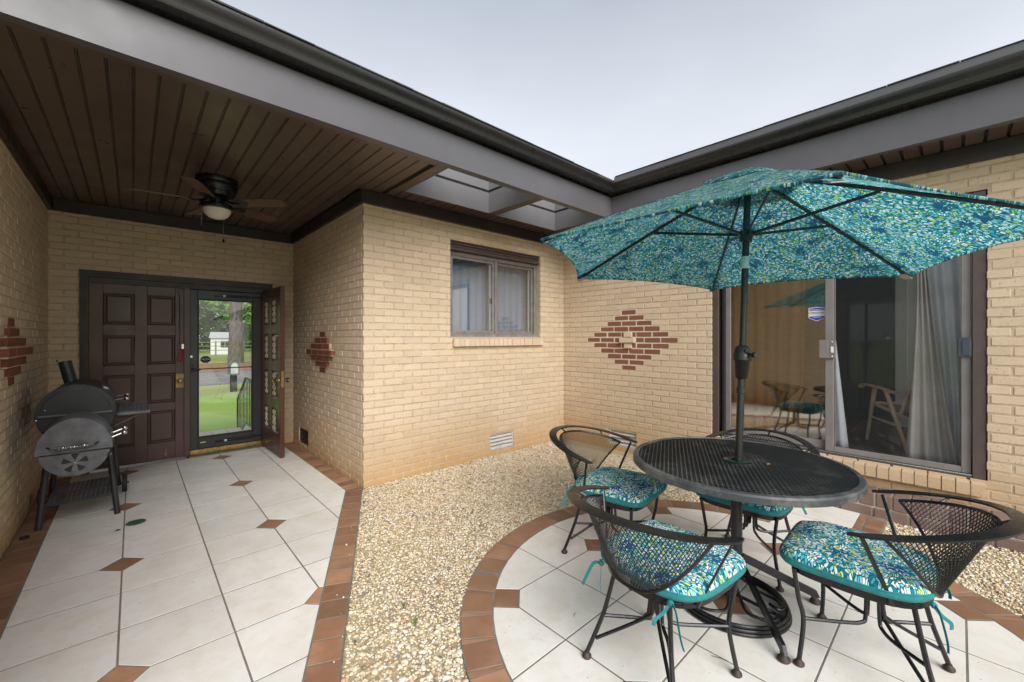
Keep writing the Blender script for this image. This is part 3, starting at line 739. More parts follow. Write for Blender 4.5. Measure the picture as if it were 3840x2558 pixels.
# red inlay on the wall beside the glass door (flush), with a small proud tan cross
c_in = 2.722
def spec_E(k, n, uc):
    row = -1 - k if False else k
    m = k - 0                                    # centre course: top at 1.383 -> k = 0
    if abs(m) <= 5:
        half = (6 - abs(m)) * BP / 2
        if abs(uc - c_in) < half - .02: return ('redflat', .0004)
    return None
def relief(center, ktop, outs=(0.002, .016, .031, .050, .031, .016, .002)):
    def f(k, n, uc):
        r = ktop - k
        if 0 <= r <= 6:
            half = (4 - abs(r - 3)) * BP / 2
            if abs(uc - center) < half - .02: return ('red', outs[r])
        return None
    return f
# phases so that the inlay courses sit centred
phE = c_in - BP / 2 + BP / 2 * 0                  # even courses: brick edges at c_in +- BP*n (even count rows)
wE = make_wall(('X', XE), -2.3, YD + .0, [DOOR_E, VENT_E], c_in - (BP if False else 0), 'tan brick wall with a flush red brick diamond beside the glass door', spec_E)
wD = make_wall(('Y', YD), XC, XE + .02, [WIN_D, VENT_D], XC, 'tan brick wall with the two-pane window and a vent near the gravel', bl0=.006)
wC = make_wall(('X', XC), YD + .0362, YB + .15, [VENT_C], YD + 5.5 * BP, 'short tan brick return wall with a proud red brick diamond by the open door', relief(YD + 5.5 * BP, 1))
wB = make_wall(('Y', YB), XA - .15, XC + .15, [DOOR_B], XA, 'tan brick wall round the double entrance door')
wA = make_wall(('A', XA), 1.4, YB + .15, [], 4.375 - BP / 2, 'tan brick wall behind the grill with a proud red brick diamond', relief(4.375, 2))
MB().box((XA - .188, 1.372, -.028), (XA + .006, 1.399, ZS)).build('end_trim', M['frieze'], wA, smooth=False)
# proud tan cross at the centre of the inlay
for (u0, u1, k, o) in ((c_in - .052, c_in + .052, 1, .030), (c_in - .100, c_in + .100, 0, .052), (c_in - .048, c_in + .048, -1, .030)):
    b = MB(); brick_box(b, ('X', XE), u0, u1, zrow(k) - CH - .003, zrow(k) + .003, o); b.build('brick', M['brick'], wE, smooth=False)
# pale mortar lines painted between the red bricks of the inlay
mo = MB()
for m in range(-5, 6):
    half = (6 - abs(m)) * BP / 2 + .006
    mo.box((XE + .0022, c_in - half, zrow(m) - CH - .00685), (XE + .02, c_in + half, zrow(m) + .00685))
mo.build('pale_mortar', M['mortarw'], wE, smooth=False, kind='stuff')
def relief_mortar(wall, center, ktop, parent, outs=(0.002, .016, .031, .050, .031, .016, .002)):
    mb = MB()
    for r in range(7):
        if outs[r] < .01: continue
        half = (4 - abs(r - 3)) * BP / 2 - .009; k = ktop - r
        a, b = W3(wall, center - half, zrow(k) - CH - .0068, outs[r] - .007), W3(wall, center + half, zrow(k) + .0068, -.002)
        mb.box([min(a[i], b[i]) for i in range(3)], [max(a[i], b[i]) for i in range(3)])
    mb.build('relief_mortar', M['mortar'], parent, smooth=False, kind='stuff')
relief_mortar(('X', XC), YD + 5.5 * BP, 1, wC); relief_mortar(('A', XA), 4.375, 2, wA)
# rowlock sills
def sill(wall, u0, u1, z0, z1, out, n, parent):
    w = (u1 - u0) / n
    for i in range(n):
        b = MB(); o = out + random.uniform(-.004, .003)
        a, c = u0 + w * i + .0035, u0 + w * (i + 1) - .0035
        # top slopes down and outwards
        q = [W3(wall, a, z0, -.03), W3(wall, c, z0, -.03), W3(wall, c, z0, o), W3(wall, a, z0, o), W3(wall, a, z1 + .012, -.075), W3(wall, c, z1 + .012, -.075), W3(wall, c, z1 - .012, o), W3(wall, a, z1 - .012, o)]
        b.add(q, [(0, 3, 2, 1), (4, 5, 6, 7), (0, 1, 5, 4), (1, 2, 6, 5), (2, 3, 7, 6), (3, 0, 4, 7)]); b.build('sill_brick', M['brick'], parent, smooth=False)
    b = MB(); lo = W3(wall, u0, z0 + .004, -.03); hi = W3(wall, u1, z1 - .018, out - .008)
    b.box([min(lo[i], hi[i]) for i in range(3)], [max(lo[i], hi[i]) for i in range(3)]); b.build('sill_mortar', M['mortar'], parent, smooth=False)
sill(('Y', YD), 2.558, 3.976, 1.290, 1.385, .040, 20, wD)
sill(('X', XE), -.122, 1.742, .268, .362, .055, 26, wE)

# low dark brick kerb under the glass door: header bricks on edge over one stretcher course
kb = MB().box((4.243, -2.2, -.029), (XE - .002, 1.75, .168)).build('brick_kerb', M['mortarw'], house, smooth=False)
y = -2.2
for i in range(40):
    y0 = -2.2 + .098 * i
    if y0 > 1.66: break
    MB().bbox((4.231 + random.uniform(-.003, .003), y0 + .006, .076), (XE - .004, y0 + .092, .180 + random.uniform(-.002, .002)), .004).build('brick', M['purple'], kb, smooth=False)
for i in range(19):
    y0 = -2.2 + .2045 * i
    MB().bbox((4.229 + random.uniform(-.003, .003), y0 + .006, -.025), (4.30, min(y0 + .1985, 1.74), .064), .004).build('brick', M['purple'], kb, smooth=False)

# foundation vents ------------------------------------------------------------
def vent(wall, o, parent_label, tilt=.55, mat='louver'):
    u0, u1, z0, z1 = o
    fr = MB()
    def bx(ua, ub, za, zb, oa, ob, mb):
        a, b = W3(wall, ua, za, oa), W3(wall, ub, zb, ob); mb.box([min(a[i], b[i]) for i in range(3)], [max(a[i], b[i]) for i in range(3)])
    bx(u0 + .001, u1 - .001, z0 + .001, z0 + .010, -.012, -.060, fr); bx(u0 + .001, u1 - .001, z1 - .010, z1 - .001, -.012, -.060, fr)
    bx(u0 + .001, u0 + .011, z0 + .011, z1 - .011, -.012, -.060, fr); bx(u1 - .011, u1 - .001, z0 + .011, z1 - .011, -.012, -.060, fr)
    v = fr.build('vent', M[mat], house, smooth=False, label=parent_label)
    b = MB(); bx(u0 - .01, u1 + .01, z0 - .01, z1 + .01, -.20, -.23, b); b.build('backing', M['dark'], v, smooth=False)
    n = 4; p = (z1 - z0 - .02) / n
    for i in range(n):
        za = z0 + .012 + p * i; b = MB(); t = .004
        q = [W3(wall, u0 + .012, za, -.016), W3(wall, u1 - .012, za, -.016), W3(wall, u1 - .012, za + p * .62, -.050), W3(wall, u0 + .012, za + p * .62, -.050)]
        q2 = [(x, y_, z + t) for x, y_, z in q]
        b.add(q + q2, [(0, 1, 2, 3), (7, 6, 5, 4), (0, 4, 5, 1), (1, 5, 6, 2), (2, 6, 7, 3), (3, 7, 4, 0)]); b.build('louver', M[mat], v, smooth=False)
vent(('Y', YD), VENT_D, 'pale louvered foundation vent below the window'); vent(('X', XE), VENT_E, 'pale louvered foundation vent below the red diamond'); vent(('X', XC), VENT_C, 'dark louvered foundation vent behind the open door', mat='black')

# ---------------------------------------------------------------- eaves
YF, XF = 2.712, 4.040                               # faces of the two eave beams
bm_ = MB().box((-3.0, YF, ZS - .012), (XF, YF + .058, 2.992)); bl = bm_.build('fascia_beam', M['fascia'], house, smooth=False)
MB().box((XF, -2.5, ZS - .012), (XF + .058, YF, 2.992)).build('fascia_beam', M['fascia'], house, smooth=False)
for xs in (1.36, 3.10): MB().box((xs, YF - .0012, ZS - .0125), (xs + .9, YF - .0002, 2.9915)).build('cover_sheet', M['fascia'], bl, smooth=False)
MB().box((-3.0, YF + .022, 2.993), (XF + .05, YF + .05, 3.16)).build('gutter_board', M['frieze'], house, smooth=False)
MB().box((XF + .022, -2.5, 2.993), (XF + .05, YF + .0215, 3.16)).build('gutter_board', M['frieze'], house, smooth=False)
prof = [(-.02, 3.012), (.078, 3.012), (.088, 3.016), (.092, 3.026), (.094, 3.042), (.100, 3.056), (.112, 3.068), (.121, 3.080), (.124, 3.092), (.124, 3.104), (.119, 3.107), (.110, 3.105), (.110, 3.098), (.115, 3.094), (.114, 3.083), (.104, 3.070), (.092, 3.056), (.087, 3.042), (.084, 3.024), (-.02, 3.018)]
gL = MB().grid([[(-3.0, YF - d, z) for d, z in prof], [(XF - d, YF - d, z) for d, z in prof]], closed=True); gL.build('gutter', M['gutter'], house, smooth=25)
gE = MB().grid([[(XF - d, -2.5, z) for d, z in prof], [(XF - d, YF - d, z) for d, z in prof]], closed=True); gE.build('gutter', M['gutter'], house, smooth=25)
for x_ in (.55, 2.35):
    pf = [(d + .0012 if d > 0 else d, z - .0012 if z < 3.03 else z) for d, z in prof[:11]]
    MB().grid([[(x_, YF - d, z) for d, z in pf], [(x_ + .035, YF - d, z) for d, z in pf]]).build('gutter_seam', M['gutter'], house, smooth=25)
MB().grid([[(XF - d, .62, z) for d, z in pf], [(XF - d, .655, z) for d, z in pf]]).build('gutter_seam', M['gutter'], house, smooth=25)
# roof: decks sloping up from both eaves, with the two open light wells left out
SL = .34
def zr(d): return 3.118 + SL * d
WELL = ((1.862, 2.852), (2.975, 3.935)); WY0, WY1 = YF + .058, 3.478
rf = MB()
def slab_y(x0, x1, y0, y1):
    d0, d1 = y0 - (YF - .085), y1 - (YF - .085)
    rf.add([(x0, y0, zr(d0)), (x1, y0, zr(d0)), (x1, y1, zr(d1)), (x0, y1, zr(d1)), (x0, y0, zr(d0) + .03), (x1, y0, zr(d0) + .03), (x1, y1, zr(d1) + .03), (x0, y1, zr(d1) + .03)],
           [(0, 3, 2, 1), (4, 5, 6, 7), (0, 1, 5, 4), (1, 2, 6, 5), (2, 3, 7, 6), (3, 0, 4, 7)])
slab_y(-3.2, WELL[0][0] - .05, YF - .085, 7.0); slab_y(WELL[0][0] - .049, XF - .05, YF - .085, WY0 + .02); slab_y(WELL[0][0] - .049, 4.6, WY1 + .05, 7.0)
slab_y(WELL[0][1] + .04, WELL[1][0] - .04, WY0 + .021, WY1 + .049); slab_y(WELL[1][1] + .04, 4.6, WY0 + .021, WY1 + .049)
def slab_x(x0, x1, y0, y1):
    d0, d1 = x0 - (XF - .085), x1 - (XF - .085)
    rf.add([(x0, y0, zr(d0)), (x0, y1, zr(d0)), (x1, y1, zr(d1)), (x1, y0, zr(d1)), (x0, y0, zr(d0) + .03), (x0, y1, zr(d0) + .03), (x1, y1, zr(d1) + .03), (x1, y0, zr(d1) + .03)],
           [(0, 1, 2, 3), (7, 6, 5, 4), (0, 4, 5, 1), (1, 5, 6, 2), (2, 6, 7, 3), (3, 7, 4, 0)])
slab_x(XF - .085, 9.5, -2.4, YF - .09)
roof = rf.build('roof', M['shingle'], house, smooth=False)
# drip edge along the right-hand eave and ragged shingle ends over both gutters
MB().box((XF - .092, -2.4, 3.085), (XF - .086, YF - .1, 3.172)).build('drip_edge', M['fascia'], roof, smooth=False)
MB().box((-3.0, YF - .092, 3.085), (XF - .11, YF - .086, 3.128)).build('drip_edge', M['fascia'], roof, smooth=False)
x = -.6
while x < 3.6:
    w = random.uniform(.14, .30); t = random.uniform(.001, .006); o = random.uniform(0, .006)
    MB().box((x, YF - .100 - o, 3.130), (x + w - .004, YF + .10, 3.134 + t)).build('shingle', M['shingle'], roof, smooth=False); x += w
y = -1.2
while y < 2.4:
    w = random.uniform(.2, .45); t = random.uniform(.001, .005); o = random.uniform(0, .005)
    MB().box((XF - .098 - o, y, 3.174), (XF + .10, y + w - .003, 3.177 + t)).build('shingle', M['shingle'], roof, smooth=False); y += w
# light wells: clad frame, black joint, upper cladding
for (x0, x1) in WELL:
    lw_ = MB()
    za, zb = ZS - .014, 2.965
    lw_.box((x0 - .012, WY1, za), (x1 + .012, WY1 + .012, zb)); lw_.box((x0 - .012, WY0 + .013, za), (x0, WY1 - .0005, zb)); lw_.box((x1, WY0 + .013, za), (x1 + .012, WY1 - .0005, zb)); lw_.box((x0 - .012, WY0 + .0005, za), (x1 + .012, WY0 + .0125, zb))
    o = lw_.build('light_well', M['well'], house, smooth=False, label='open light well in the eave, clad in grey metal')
    j = MB(); e = .022
    j.box((x0 - e, WY1 + .008, zb), (x1 + e, WY1 + e, zb + .028)); j.box((x0 - e, WY0, zb), (x0 - .008, WY1 + .0075, zb + .028)); j.box((x1 + .008, WY0, zb), (x1 + e, WY1 + .0075, zb + .028)); j.box((x0 - .0075, WY0 - .0, zb), (x1 + .0075, WY0 + .006, zb + .028)); j.build('joint', M['dark'], o, smooth=False)
    u = MB(); e = .018; zc = zb + .029; zd = 3.44
    u.box((x0 - e, WY1 + .004, zc), (x1 + e, WY1 + e, zd))
    for xa_, xb_ in ((x0 - e, x0 - .004), (x1 + .004, x1 + e)):
        y0_, y1_ = WY0, WY1 + .0035; u.add([(xa_, y0_, zc), (xb_, y0_, zc), (xb_, y1_, zc), (xa_, y1_, zc), (xa_, y0_, 3.15), (xb_, y0_, 3.15), (xb_, y1_, zd), (xa_, y1_, zd)], [(0, 3, 2, 1), (4, 5, 6, 7), (0, 1, 5, 4), (1, 2, 6, 5), (2, 3, 7, 6), (3, 0, 4, 7)])
    if True:
        pass
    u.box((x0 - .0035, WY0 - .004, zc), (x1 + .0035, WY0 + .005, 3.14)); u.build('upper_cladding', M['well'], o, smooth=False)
# beam between the wells and to the corner
MB().box((WELL[0][1] + .013, WY0 + .001, ZS - .011), (WELL[1][0] - .013, WY1 + .011, 2.99)).build('cross_beam', M['soffit'], house, smooth=False)
MB().box((WELL[1][1] + .013, WY0 + .001, ZS - .011), (XF + .05, WY1 + .011, 2.99)).build('cross_beam', M['soffit'], house, smooth=False)
MB().box((WELL[0][0] - .10, WY0 + .001, ZS - .011), (WELL[0][0] - .013, WY1 + .011, 2.99)).build('cross_beam', M['soffit'], house, smooth=False)
MB().box((-3.0, WY0 + .001, ZS - .011), (WELL[0][0] - .105, WY0 + .045, ZS + .02)).build('soffit_trim', M['soffit'], house, smooth=False)
# soffit boards
sof = MB().box((-3.0, WY0 + .05, ZS + .012), (WELL[0][0] - .101, YB + .1, ZS + .03)); sof.box((WELL[0][0] - .1, WY1 + .03, ZS + .012), (XE + .1, YD + .1, ZS + .03)); sof.box((XF + .06, -2.4, ZS + .012), (XE + .1, WY1 + .029, ZS + .03))
sof = sof.build('soffit', M['frieze'], house, smooth=False)
def board(x0, y0, x1, y1):
    MB().bbox((x0, y0, ZS), (x1, y1, ZS + .011), .003).build('board', M['soffit'], sof, smooth=False)
k = -3
while True:
    xa = -.406 + .1017 * k + .005; xb = xa + .0907; k += 1
    if xa > WELL[0][0] - .13: break
    if xb < XA: continue
    board(max(xa, XA - .03), WY0 + .047, xb, (YB if xb < XC + .02 else YD) + .0)
    MB().box((xb + .0035, WY0 + .05, ZS + .004), (xb + .0080, (YB if xb < XC + .02 else YD), ZS + .0115)).build('bead', M['soffit'], sof, smooth=False)
x = WELL[0][0] - .10
while x < XE - .01:
    board(x + .006, WY1 + .014, min(x + .0957, XE - .002), YD); x += .1017
y = WY1 - .06
while y > -2.5:
    board(XF + .062, y - .0957, XE - .001, y - .008); y -= .104
# frieze boards under the soffit
fz = ((-.61, YB - .032, XC - .033, YB), (XC - .0245, YD - .032, XE - .033, YD))
for x0, y0, x1, y1 in fz: MB().bbox((x0 + .035, y0, ZBT), (x1, y1 + .01, ZS - .003), .004).build('frieze_board', M['frieze'], house, smooth=False)
MB().bbox((XC - .032, YD - .032, ZBT), (XC + .01, YB - .0, ZS - .003), .004).build('frieze_board', M['frieze'], house, smooth=False)
MB().bbox((XE - .032, -2.3, ZBT), (XE + .01, YD - .0, ZS - .003), .004).build('frieze_board', M['frieze'], house, smooth=False)
MB().bbox((XA - .01, 1.4, ZBT), (XA + .032, YB - .0, ZS - .003), .004).build('frieze_board', M['frieze'], house, smooth=False)
# closing walls so that no light leaks into the roof space
cl = MB(); cl.box((-3.2, YB + .2, 2.82), (XE + 1, YB + .25, 4.3)); cl.build('attic_wall', M['frieze'], house, smooth=False)
# ---------------------------------------------------------------- entrance: double door and storm door
def onB(x, z, Y): return x * Y / YB, H + (z - H) * Y / YB      # point measured on the wall face, pushed back to depth Y
def rbox(mb, x0, x1, z0, z1, y0, y1): return mb.box((x0, y0, z0), (x1, y1, z1))
casing = MB()
for i, (d, y) in enumerate(((0, YB - .012), (.018, YB - .020), (.040, YB - .006))):
    w = (.018, .022, .024)[i]
    x0, x1, zt = -.401 + d, 1.323 - d, 2.077 - d
    casing.box((x0, y, -.028), (x0 + w, YB + .13, zt)); casing.box((x1 - w, y, -.028), (x1, YB + .13, zt)); casing.box((x0 + w + .0005, y, zt - w), (x1 - w - .0005, YB + .13, zt - .0003))
casing.box((-.34, YB + .028, 1.955), (1.30, YB + .20, 2.06)); casing.box((-.345, YB + .03, -.028), (-.337, YB + .14, 1.9545)); casing.box((1.2275, YB + .03, -.028), (1.30, YB + .20, 1.9545)); casing.box((.462, YB + .06, -.028), (.4795, YB + .20, 1.9545))
casing.build('door_casing', M['jamb'], house, smooth=False, label='dark stepped casing round the double entrance door')
# closed leaf
YD0 = 6.075; x0, z0 = onB(-.338, .01, YD0); x1, z1 = onB(.455, 1.962, YD0)
z0 = .012
def panelled_leaf(name, wdt, hgt, thick, cols, rows, mat, label):
    """leaf in local x (0..w), z (0..h), front face at y=0 looking to -y; panels sunk with raised fields"""
    root = thing(name, None, None); del_ = None
    root.parent = house
    if label: root['label'] = label
    xs = [0]; 
    for a, b in cols: xs += [a, b]
    xs.append(wdt); zs = [0]
    for a, b in rows: zs += [a, b]
    zs.append(hgt)
    st = MB()
    for i in range(0, len(xs) - 1, 2): st.bbox((xs[i], 0, 0), (xs[i + 1], thick, hgt), .002)
    for i in range(1, len(xs) - 1, 2):
        for j in range(0, len(zs) - 1, 2): st.bbox((xs[i] + .0002, 0.0006, zs[j]), (xs[i + 1] - .0002, thick - .0006, zs[j + 1]), .002)
    st.build('leaf_frame', mat, root, smooth=False)
    for (a, b) in cols:
        for (c, d) in rows:
            p = MB()
            q = lambda m, y: [(a + m, y, c + m), (b - m, y, c + m), (b - m, y, d - m), (a + m, y, d - m)]
            rings = [(0.0005, .004), (.012, .016), (.018, .016), (.034, .006), (.036, .006)]
            vs = []; fs = []
            for m_, y in rings: vs += q(m_, y)
            for r_ in range(len(rings) - 1):
                for k_ in range(4): fs.append((r_ * 4 + k_, r_ * 4 + (k_ + 1) % 4, (r_ + 1) * 4 + (k_ + 1) % 4, (r_ + 1) * 4 + k_))
            n_ = len(rings) - 1; fs.append(tuple(n_ * 4 + k_ for k_ in range(4)))
            o_ = len(vs); vs += [(x_, thick - y_, z_) for x_, y_, z_ in vs[:]]; fs += [tuple(i_ + o_ for i_ in reversed(f_)) for f_ in fs[:]]
            p.add(vs, fs); p.build('panel', mat, root, smooth=False)
    return root
wd = x1 - x0; hd = z1 - z0; sx = wd / (.455 + .338)
cx_ = lambda x: (onB(x, 0, YD0)[0] - x0)
rows_ = [(.220, .572), (.662, .988), (1.09, 1.41), (1.525, 1.850)]
rows_ = [(H + (a - H) * YD0 / YB - z0, H + (b - H) * YD0 / YB - z0) for a, b in rows_]
leaf = panelled_leaf('door_leaf', wd, hd, .045, [(cx_(-.232), cx_(.012)), (cx_(.112), cx_(.350))], rows_, M['doorw'], 'closed dark brown door leaf with eight panels behind the grill')
leaf.location = (x0, YD0, z0)
a = MB().bbox((wd - .030, -.022, 0), (wd + .028, -.0005, hd), .004); a.build('astragal', M['doorw'], leaf, smooth=False)
kx, kz = cx_(.399), H + (.891 - H) * YD0 / YB - z0
MB().bbox((kx - .045, -.004, kz - .075), (kx + .028, -.0003, kz + .085), .0015).build('escutcheon', M['aged'], leaf, smooth=False)
T = Matrix.Translation((kx - .004, -.004, kz)) @ Matrix.Rotation(R(90), 4, 'X')
MB().lathe([(0, 0), (.026, 0), (.026, .004), (.011, .010), (.011, .030), (.024, .040), (.029, .052), (.024, .064), (0, .068)], 16, T).build('knob', M['aged'], leaf)
bx_ = cx_(.20)
b = MB().bbox((bx_ + .06, -.012, .03), (bx_ + .075, -.0003, .13), .002); b.bbox((bx_ + .045, -.008, .06), (bx_ + .09, -.0002, .075), .002); b.tube([(bx_ + .0675, -.012, .10), (bx_ + .0675, -.03, .10)], .005, 6); b.build('floor_bolt', M['aged'], leaf)
b = MB().bbox((kx - .022, -.014, hd - .10), (kx + .002, -.0004, hd - .02), .002); b.tube([(kx - .010, -.012, hd - .09), (kx - .010, -.012, H + (1.30 - H) - z0)], .004, 6); b.build('surface_bolt', M['doorw'], leaf)
# threshold
tx0, tx1 = onB(.470, 0, 6.09)[0], onB(1.222, 0, 6.09)[0]
MB().bbox((tx0, 6.055, -.004), (1.245, 6.22, .008), .002).build('threshold', simple('worn oak threshold', (.16, .115, .05), .6, var=.3, scale=14, kind='pos'), house, smooth=False)
MB().bbox((tx0, 6.098, .0085), (1.245, 6.135, .062), .002).build('kick_sill', M['brass'], house, smooth=False)
# storm door
YS = 6.112; fx = lambda x: onB(x, 0, YS)[0]; fzz = lambda z: H + (z - H) * YS / YB
sx0, sx1, sz0, sz1 = fx(.473), fx(1.212), .064, fzz(1.945)
gx0, gx1, gz0, gz1 = fx(.567), fx(1.094), fzz(.226), fzz(1.825)
st = MB(); st.bbox((sx0, YS, sz0), (gx0 - .014, YS + .034, sz1), .003); st.bbox((gx1 + .014, YS, sz0), (sx1, YS + .034, sz1), .003)
st.bbox((gx0 - .0139, YS + .0005, sz0), (gx1 + .0139, YS + .0335, gz0 - .014), .003); st.bbox((gx0 - .0139, YS + .0005, gz1 + .014), (gx1 + .0139, YS + .0335, sz1), .003)
sd = st.build('storm_door', M['storm'], house, smooth=False, label='charcoal storm door with a full height clear glass')
be = MB(); be.bbox((gx0 - .0135, YS + .006, gz0 - .0135), (gx0, YS + .026, gz1 + .0135), .003); be.bbox((gx1, YS + .006, gz0 - .0135), (gx1 + .0135, YS + .026, gz1 + .0135), .003); be.bbox((gx0 + .0002, YS + .006, gz0 - .0135), (gx1 - .0002, YS + .026, gz0), .003); be.bbox((gx0 + .0002, YS + .006, gz1), (gx1 - .0002, YS + .026, gz1 + .0135), .003); be.build('glazing_bead', M['jamb'], sd, smooth=False)
MB().box((gx0 - .004, YS + .014, gz0 - .004), (gx1 + .004, YS + .018, gz1 + .004)).build('pane', M['gl_clear'], sd, smooth=False)
zb = fzz(1.040); xb = fx(.62)
MB().tube([(gx0 - .004, YS - .012, fzz(1.018)), (gx1 + .004, YS - .012, fzz(1.022))], .0065, 8).build('push_bar', M['storm'], sd)
h = MB().bbox((fx(.480), YS - .012, fzz(.985)), (fx(.515), YS - .0003, fzz(1.075)), .003); h.bbox((fx(.495), YS - .045, fzz(1.005)), (fx(.58), YS - .030, fzz(1.025)), .005); h.tube([(fx(.50), YS - .004, fzz(1.03)), (fx(.50), YS - .038, fzz(1.015))], .009, 8); h.build('lever', M['black'], sd)
MB().lathe([(0, 0), (.021, 0), (.021, .008), (.012, .012), (.012, .026), (0, .026)], 14, Matrix.Translation((fx(.493), YS - .0002, fzz(1.168))) @ Matrix.Rotation(R(90), 4, 'X')).build('deadbolt', M['chrome'], sd)
for zz, xa, xb_ in ((1.885, .72, 1.12), (.150, .73, 1.17)):
    z_ = fzz(zz); c = MB(); c.tube([(fx(xa + .10), YS - .030, z_), (fx(xb_ - .05), YS - .030, z_ + .004)], .011, 10); c.tube([(fx(xb_ - .06), YS - .030, z_ + .004), (sx1, YS - .030, z_ + .006)], .005, 8); c.tube([(fx(xa), YS - .024, z_ - .004), (fx(xa + .11), YS - .030, z_)], .006, 8); c.bbox((fx(xa - .01), YS - .03, z_ - .012), (fx(xa + .03), YS - .0004, z_ + .006), .002)
    o = c.build('door_closer', M['black'], sd); MB().tube([(fx(xa + .075), YS - .030, z_), (fx(xa + .10), YS - .030, z_)], .0135, 10).build('collar', M['chrome'], o) if False else None
    MB().tube([(fx(xa + .075), YS - .030, z_), (fx(xa + .10), YS - .030, z_)], .0135, 10).build('closer_collar', M['white'], sd)
MB().bbox((fx(.575), YS - .003, fzz(.150)), (fx(.63), YS - .0002, fzz(.163)), .001).build('maker_plate', M['cream'], sd, smooth=False)
# octagonal alarm sticker
ox, oz, rr_ = fx(.628), fzz(1.128), .046
octp = [(rr_ * 1.12 * math.cos(R(22.5 + 45 * k)), rr_ * .95 * math.sin(R(22.5 + 45 * k))) for k in range(8)]
T = Matrix.Translation((ox, YS + .013, oz)) @ Matrix.Rotation(R(90), 4, 'X')
MB().prism([(x * 1.04, y * 1.04) for x, y in octp], -.0002, .0004, T).build('sticker_border', M['greyp'], sd, smooth=False)
MB().prism(octp, .0005, .0009, T).build('sticker', M['blackp'], sd, smooth=False)
place('lettering', text_mesh('VECTOR', .020, 'lettering', M['white'], bold=.0003), sd, (ox, YS + .0118, oz + .003), (R(90), 0, 0))
place('lettering', text_mesh('SECURITY', .007, 'lettering', M['greyp']), sd, (ox, YS + .0118, oz - .018), (R(90), 0, 0))
# open leaf, swung into the porch, with cream scrollwork on its panels
ox0, ox1 = Vector((1.214, 6.045)), Vector((1.236, 5.262))
rows2 = [(.26, .54), (.66, .98), (1.09, 1.42), (1.53, 1.84)]
wl = .79
leaf2 = panelled_leaf('door_leaf', wl, 1.965, .045, [(.11, .34), (.43, .68)], rows2, M['doorw2'], 'open brown door leaf with cream scrollwork panels')
ang = math.atan2(ox1.y - ox0.y, ox1.x - ox0.x)
leaf2.location = (ox0.x, ox0.y, .012); leaf2.rotation_euler = (0, 0, ang)     # local -y faces the middle of the porch
def scroll(cx, cz, w, h):
    m = MB(); path = []
    def spiral(c, r0, r1, a0, a1, n=10): return [(c[0] + (r0 + (r1 - r0) * i / n) * math.cos(a0 + (a1 - a0) * i / n), 0, c[1] + (r0 + (r1 - r0) * i / n) * math.sin(a0 + (a1 - a0) * i / n)) for i in range(n + 1)]
    for sx_ in (-1, 1):
        for sz_ in (-1, 1):
            r0 = w * .23
            for cz_, fl in ((h * .36, 1), (h * .14, -1)):
                sp = spiral((w * .26, cz_), r0, r0 * .25, math.pi * (1.05 if fl > 0 else -1.05) , math.pi * (1.05 if fl > 0 else -1.05) + fl * -4.9)
                m.tube([(cx + sx_ * p[0], -.004, cz + sz_ * p[2]) for p in sp], .007, 5, flat=(.008, .0035))
    m.tube([(cx, -.004, cz - h * .42), (cx, -.004, cz + h * .42)], .004, 5)
    m.sphere((cx, -.004, cz), .010, 8, 5)
    return m
for (a, b) in ((.11, .34), (.43, .68)):
    for (c, d) in rows2:
        scroll((a + b) / 2, (c + d) / 2, (b - a) * .62, (d - c) * .86).build('scrollwork', M['cream'], leaf2)
for s_ in (-1, 1):
    T = Matrix.Translation((wl - .065, 0 if s_ < 0 else .045, .88)) @ Matrix.Rotation(R(90 if s_ < 0 else -90), 4, 'X')
    MB().lathe([(0, 0), (.032, 0), (.030, .006), (.012, .012), (.012, .030), (.024, .040), (.029, .052), (.022, .064), (0, .068)], 16, T).build('knob', M['brass'], leaf2)
MB().bbox((wl - .0005, .008, .80), (wl + .002, .037, .99), .0008).build('strike_plate', M['brass'], leaf2, smooth=False)
MB().lathe([(0, 0), (.008, 0), (.008, .004), (0, .004)], 10, Matrix.Translation((.38, 0, 1.47)) @ Matrix.Rotation(R(90), 4, 'X')).build('peephole', M['chrome'], leaf2)
MB().tube([(wl - .03, .03, -.008), (wl - .03, .03, .06)], .006, 6).build('door_stop', M['black'], leaf2)

# ---------------------------------------------------------------- two-pane window
YW = YD + .070
wr = MB(); X0, X1, Z0, Z1 = 2.545, 3.952, 1.388, 2.350
t = .045
wr.bbox((X0, YW, Z0), (X0 + t, YW + .08, Z1), .004); wr.bbox((X1 - t, YW, Z0), (X1, YW + .08, Z1), .004); wr.bbox((X0 + t + .0003, YW + .001, Z0), (X1 - t - .0003, YW + .079, Z0 + t), .004); wr.bbox((X0 + t + .0003, YW + .001, Z1 - t), (X1 - t - .0003, YW + .079, Z1), .004)
XM = 3.245
wr.bbox((XM - .018, YW - .004, Z0 + .002), (XM + .018, YW + .07, Z1 - .002), .004)
win = wr.build('window', M['wingrey'], house, smooth=False, label='two-pane grey framed window with white curtains behind')
hd_ = MB(); hd_.bbox((X0 - .004, YW - .052, 2.352), (X1 + .001, YW + .06, 2.386), .006); hd_.bbox((X0 - .004, YW - .035, 2.387), (X1 + .001, YW + .06, 2.418), .006); hd_.bbox((X0 - .004, YW - .044, 2.419), (X1 + .001, YW + .06, 2.449), .006); hd_.build('head_trim', M['alumd'], win, smooth=False)
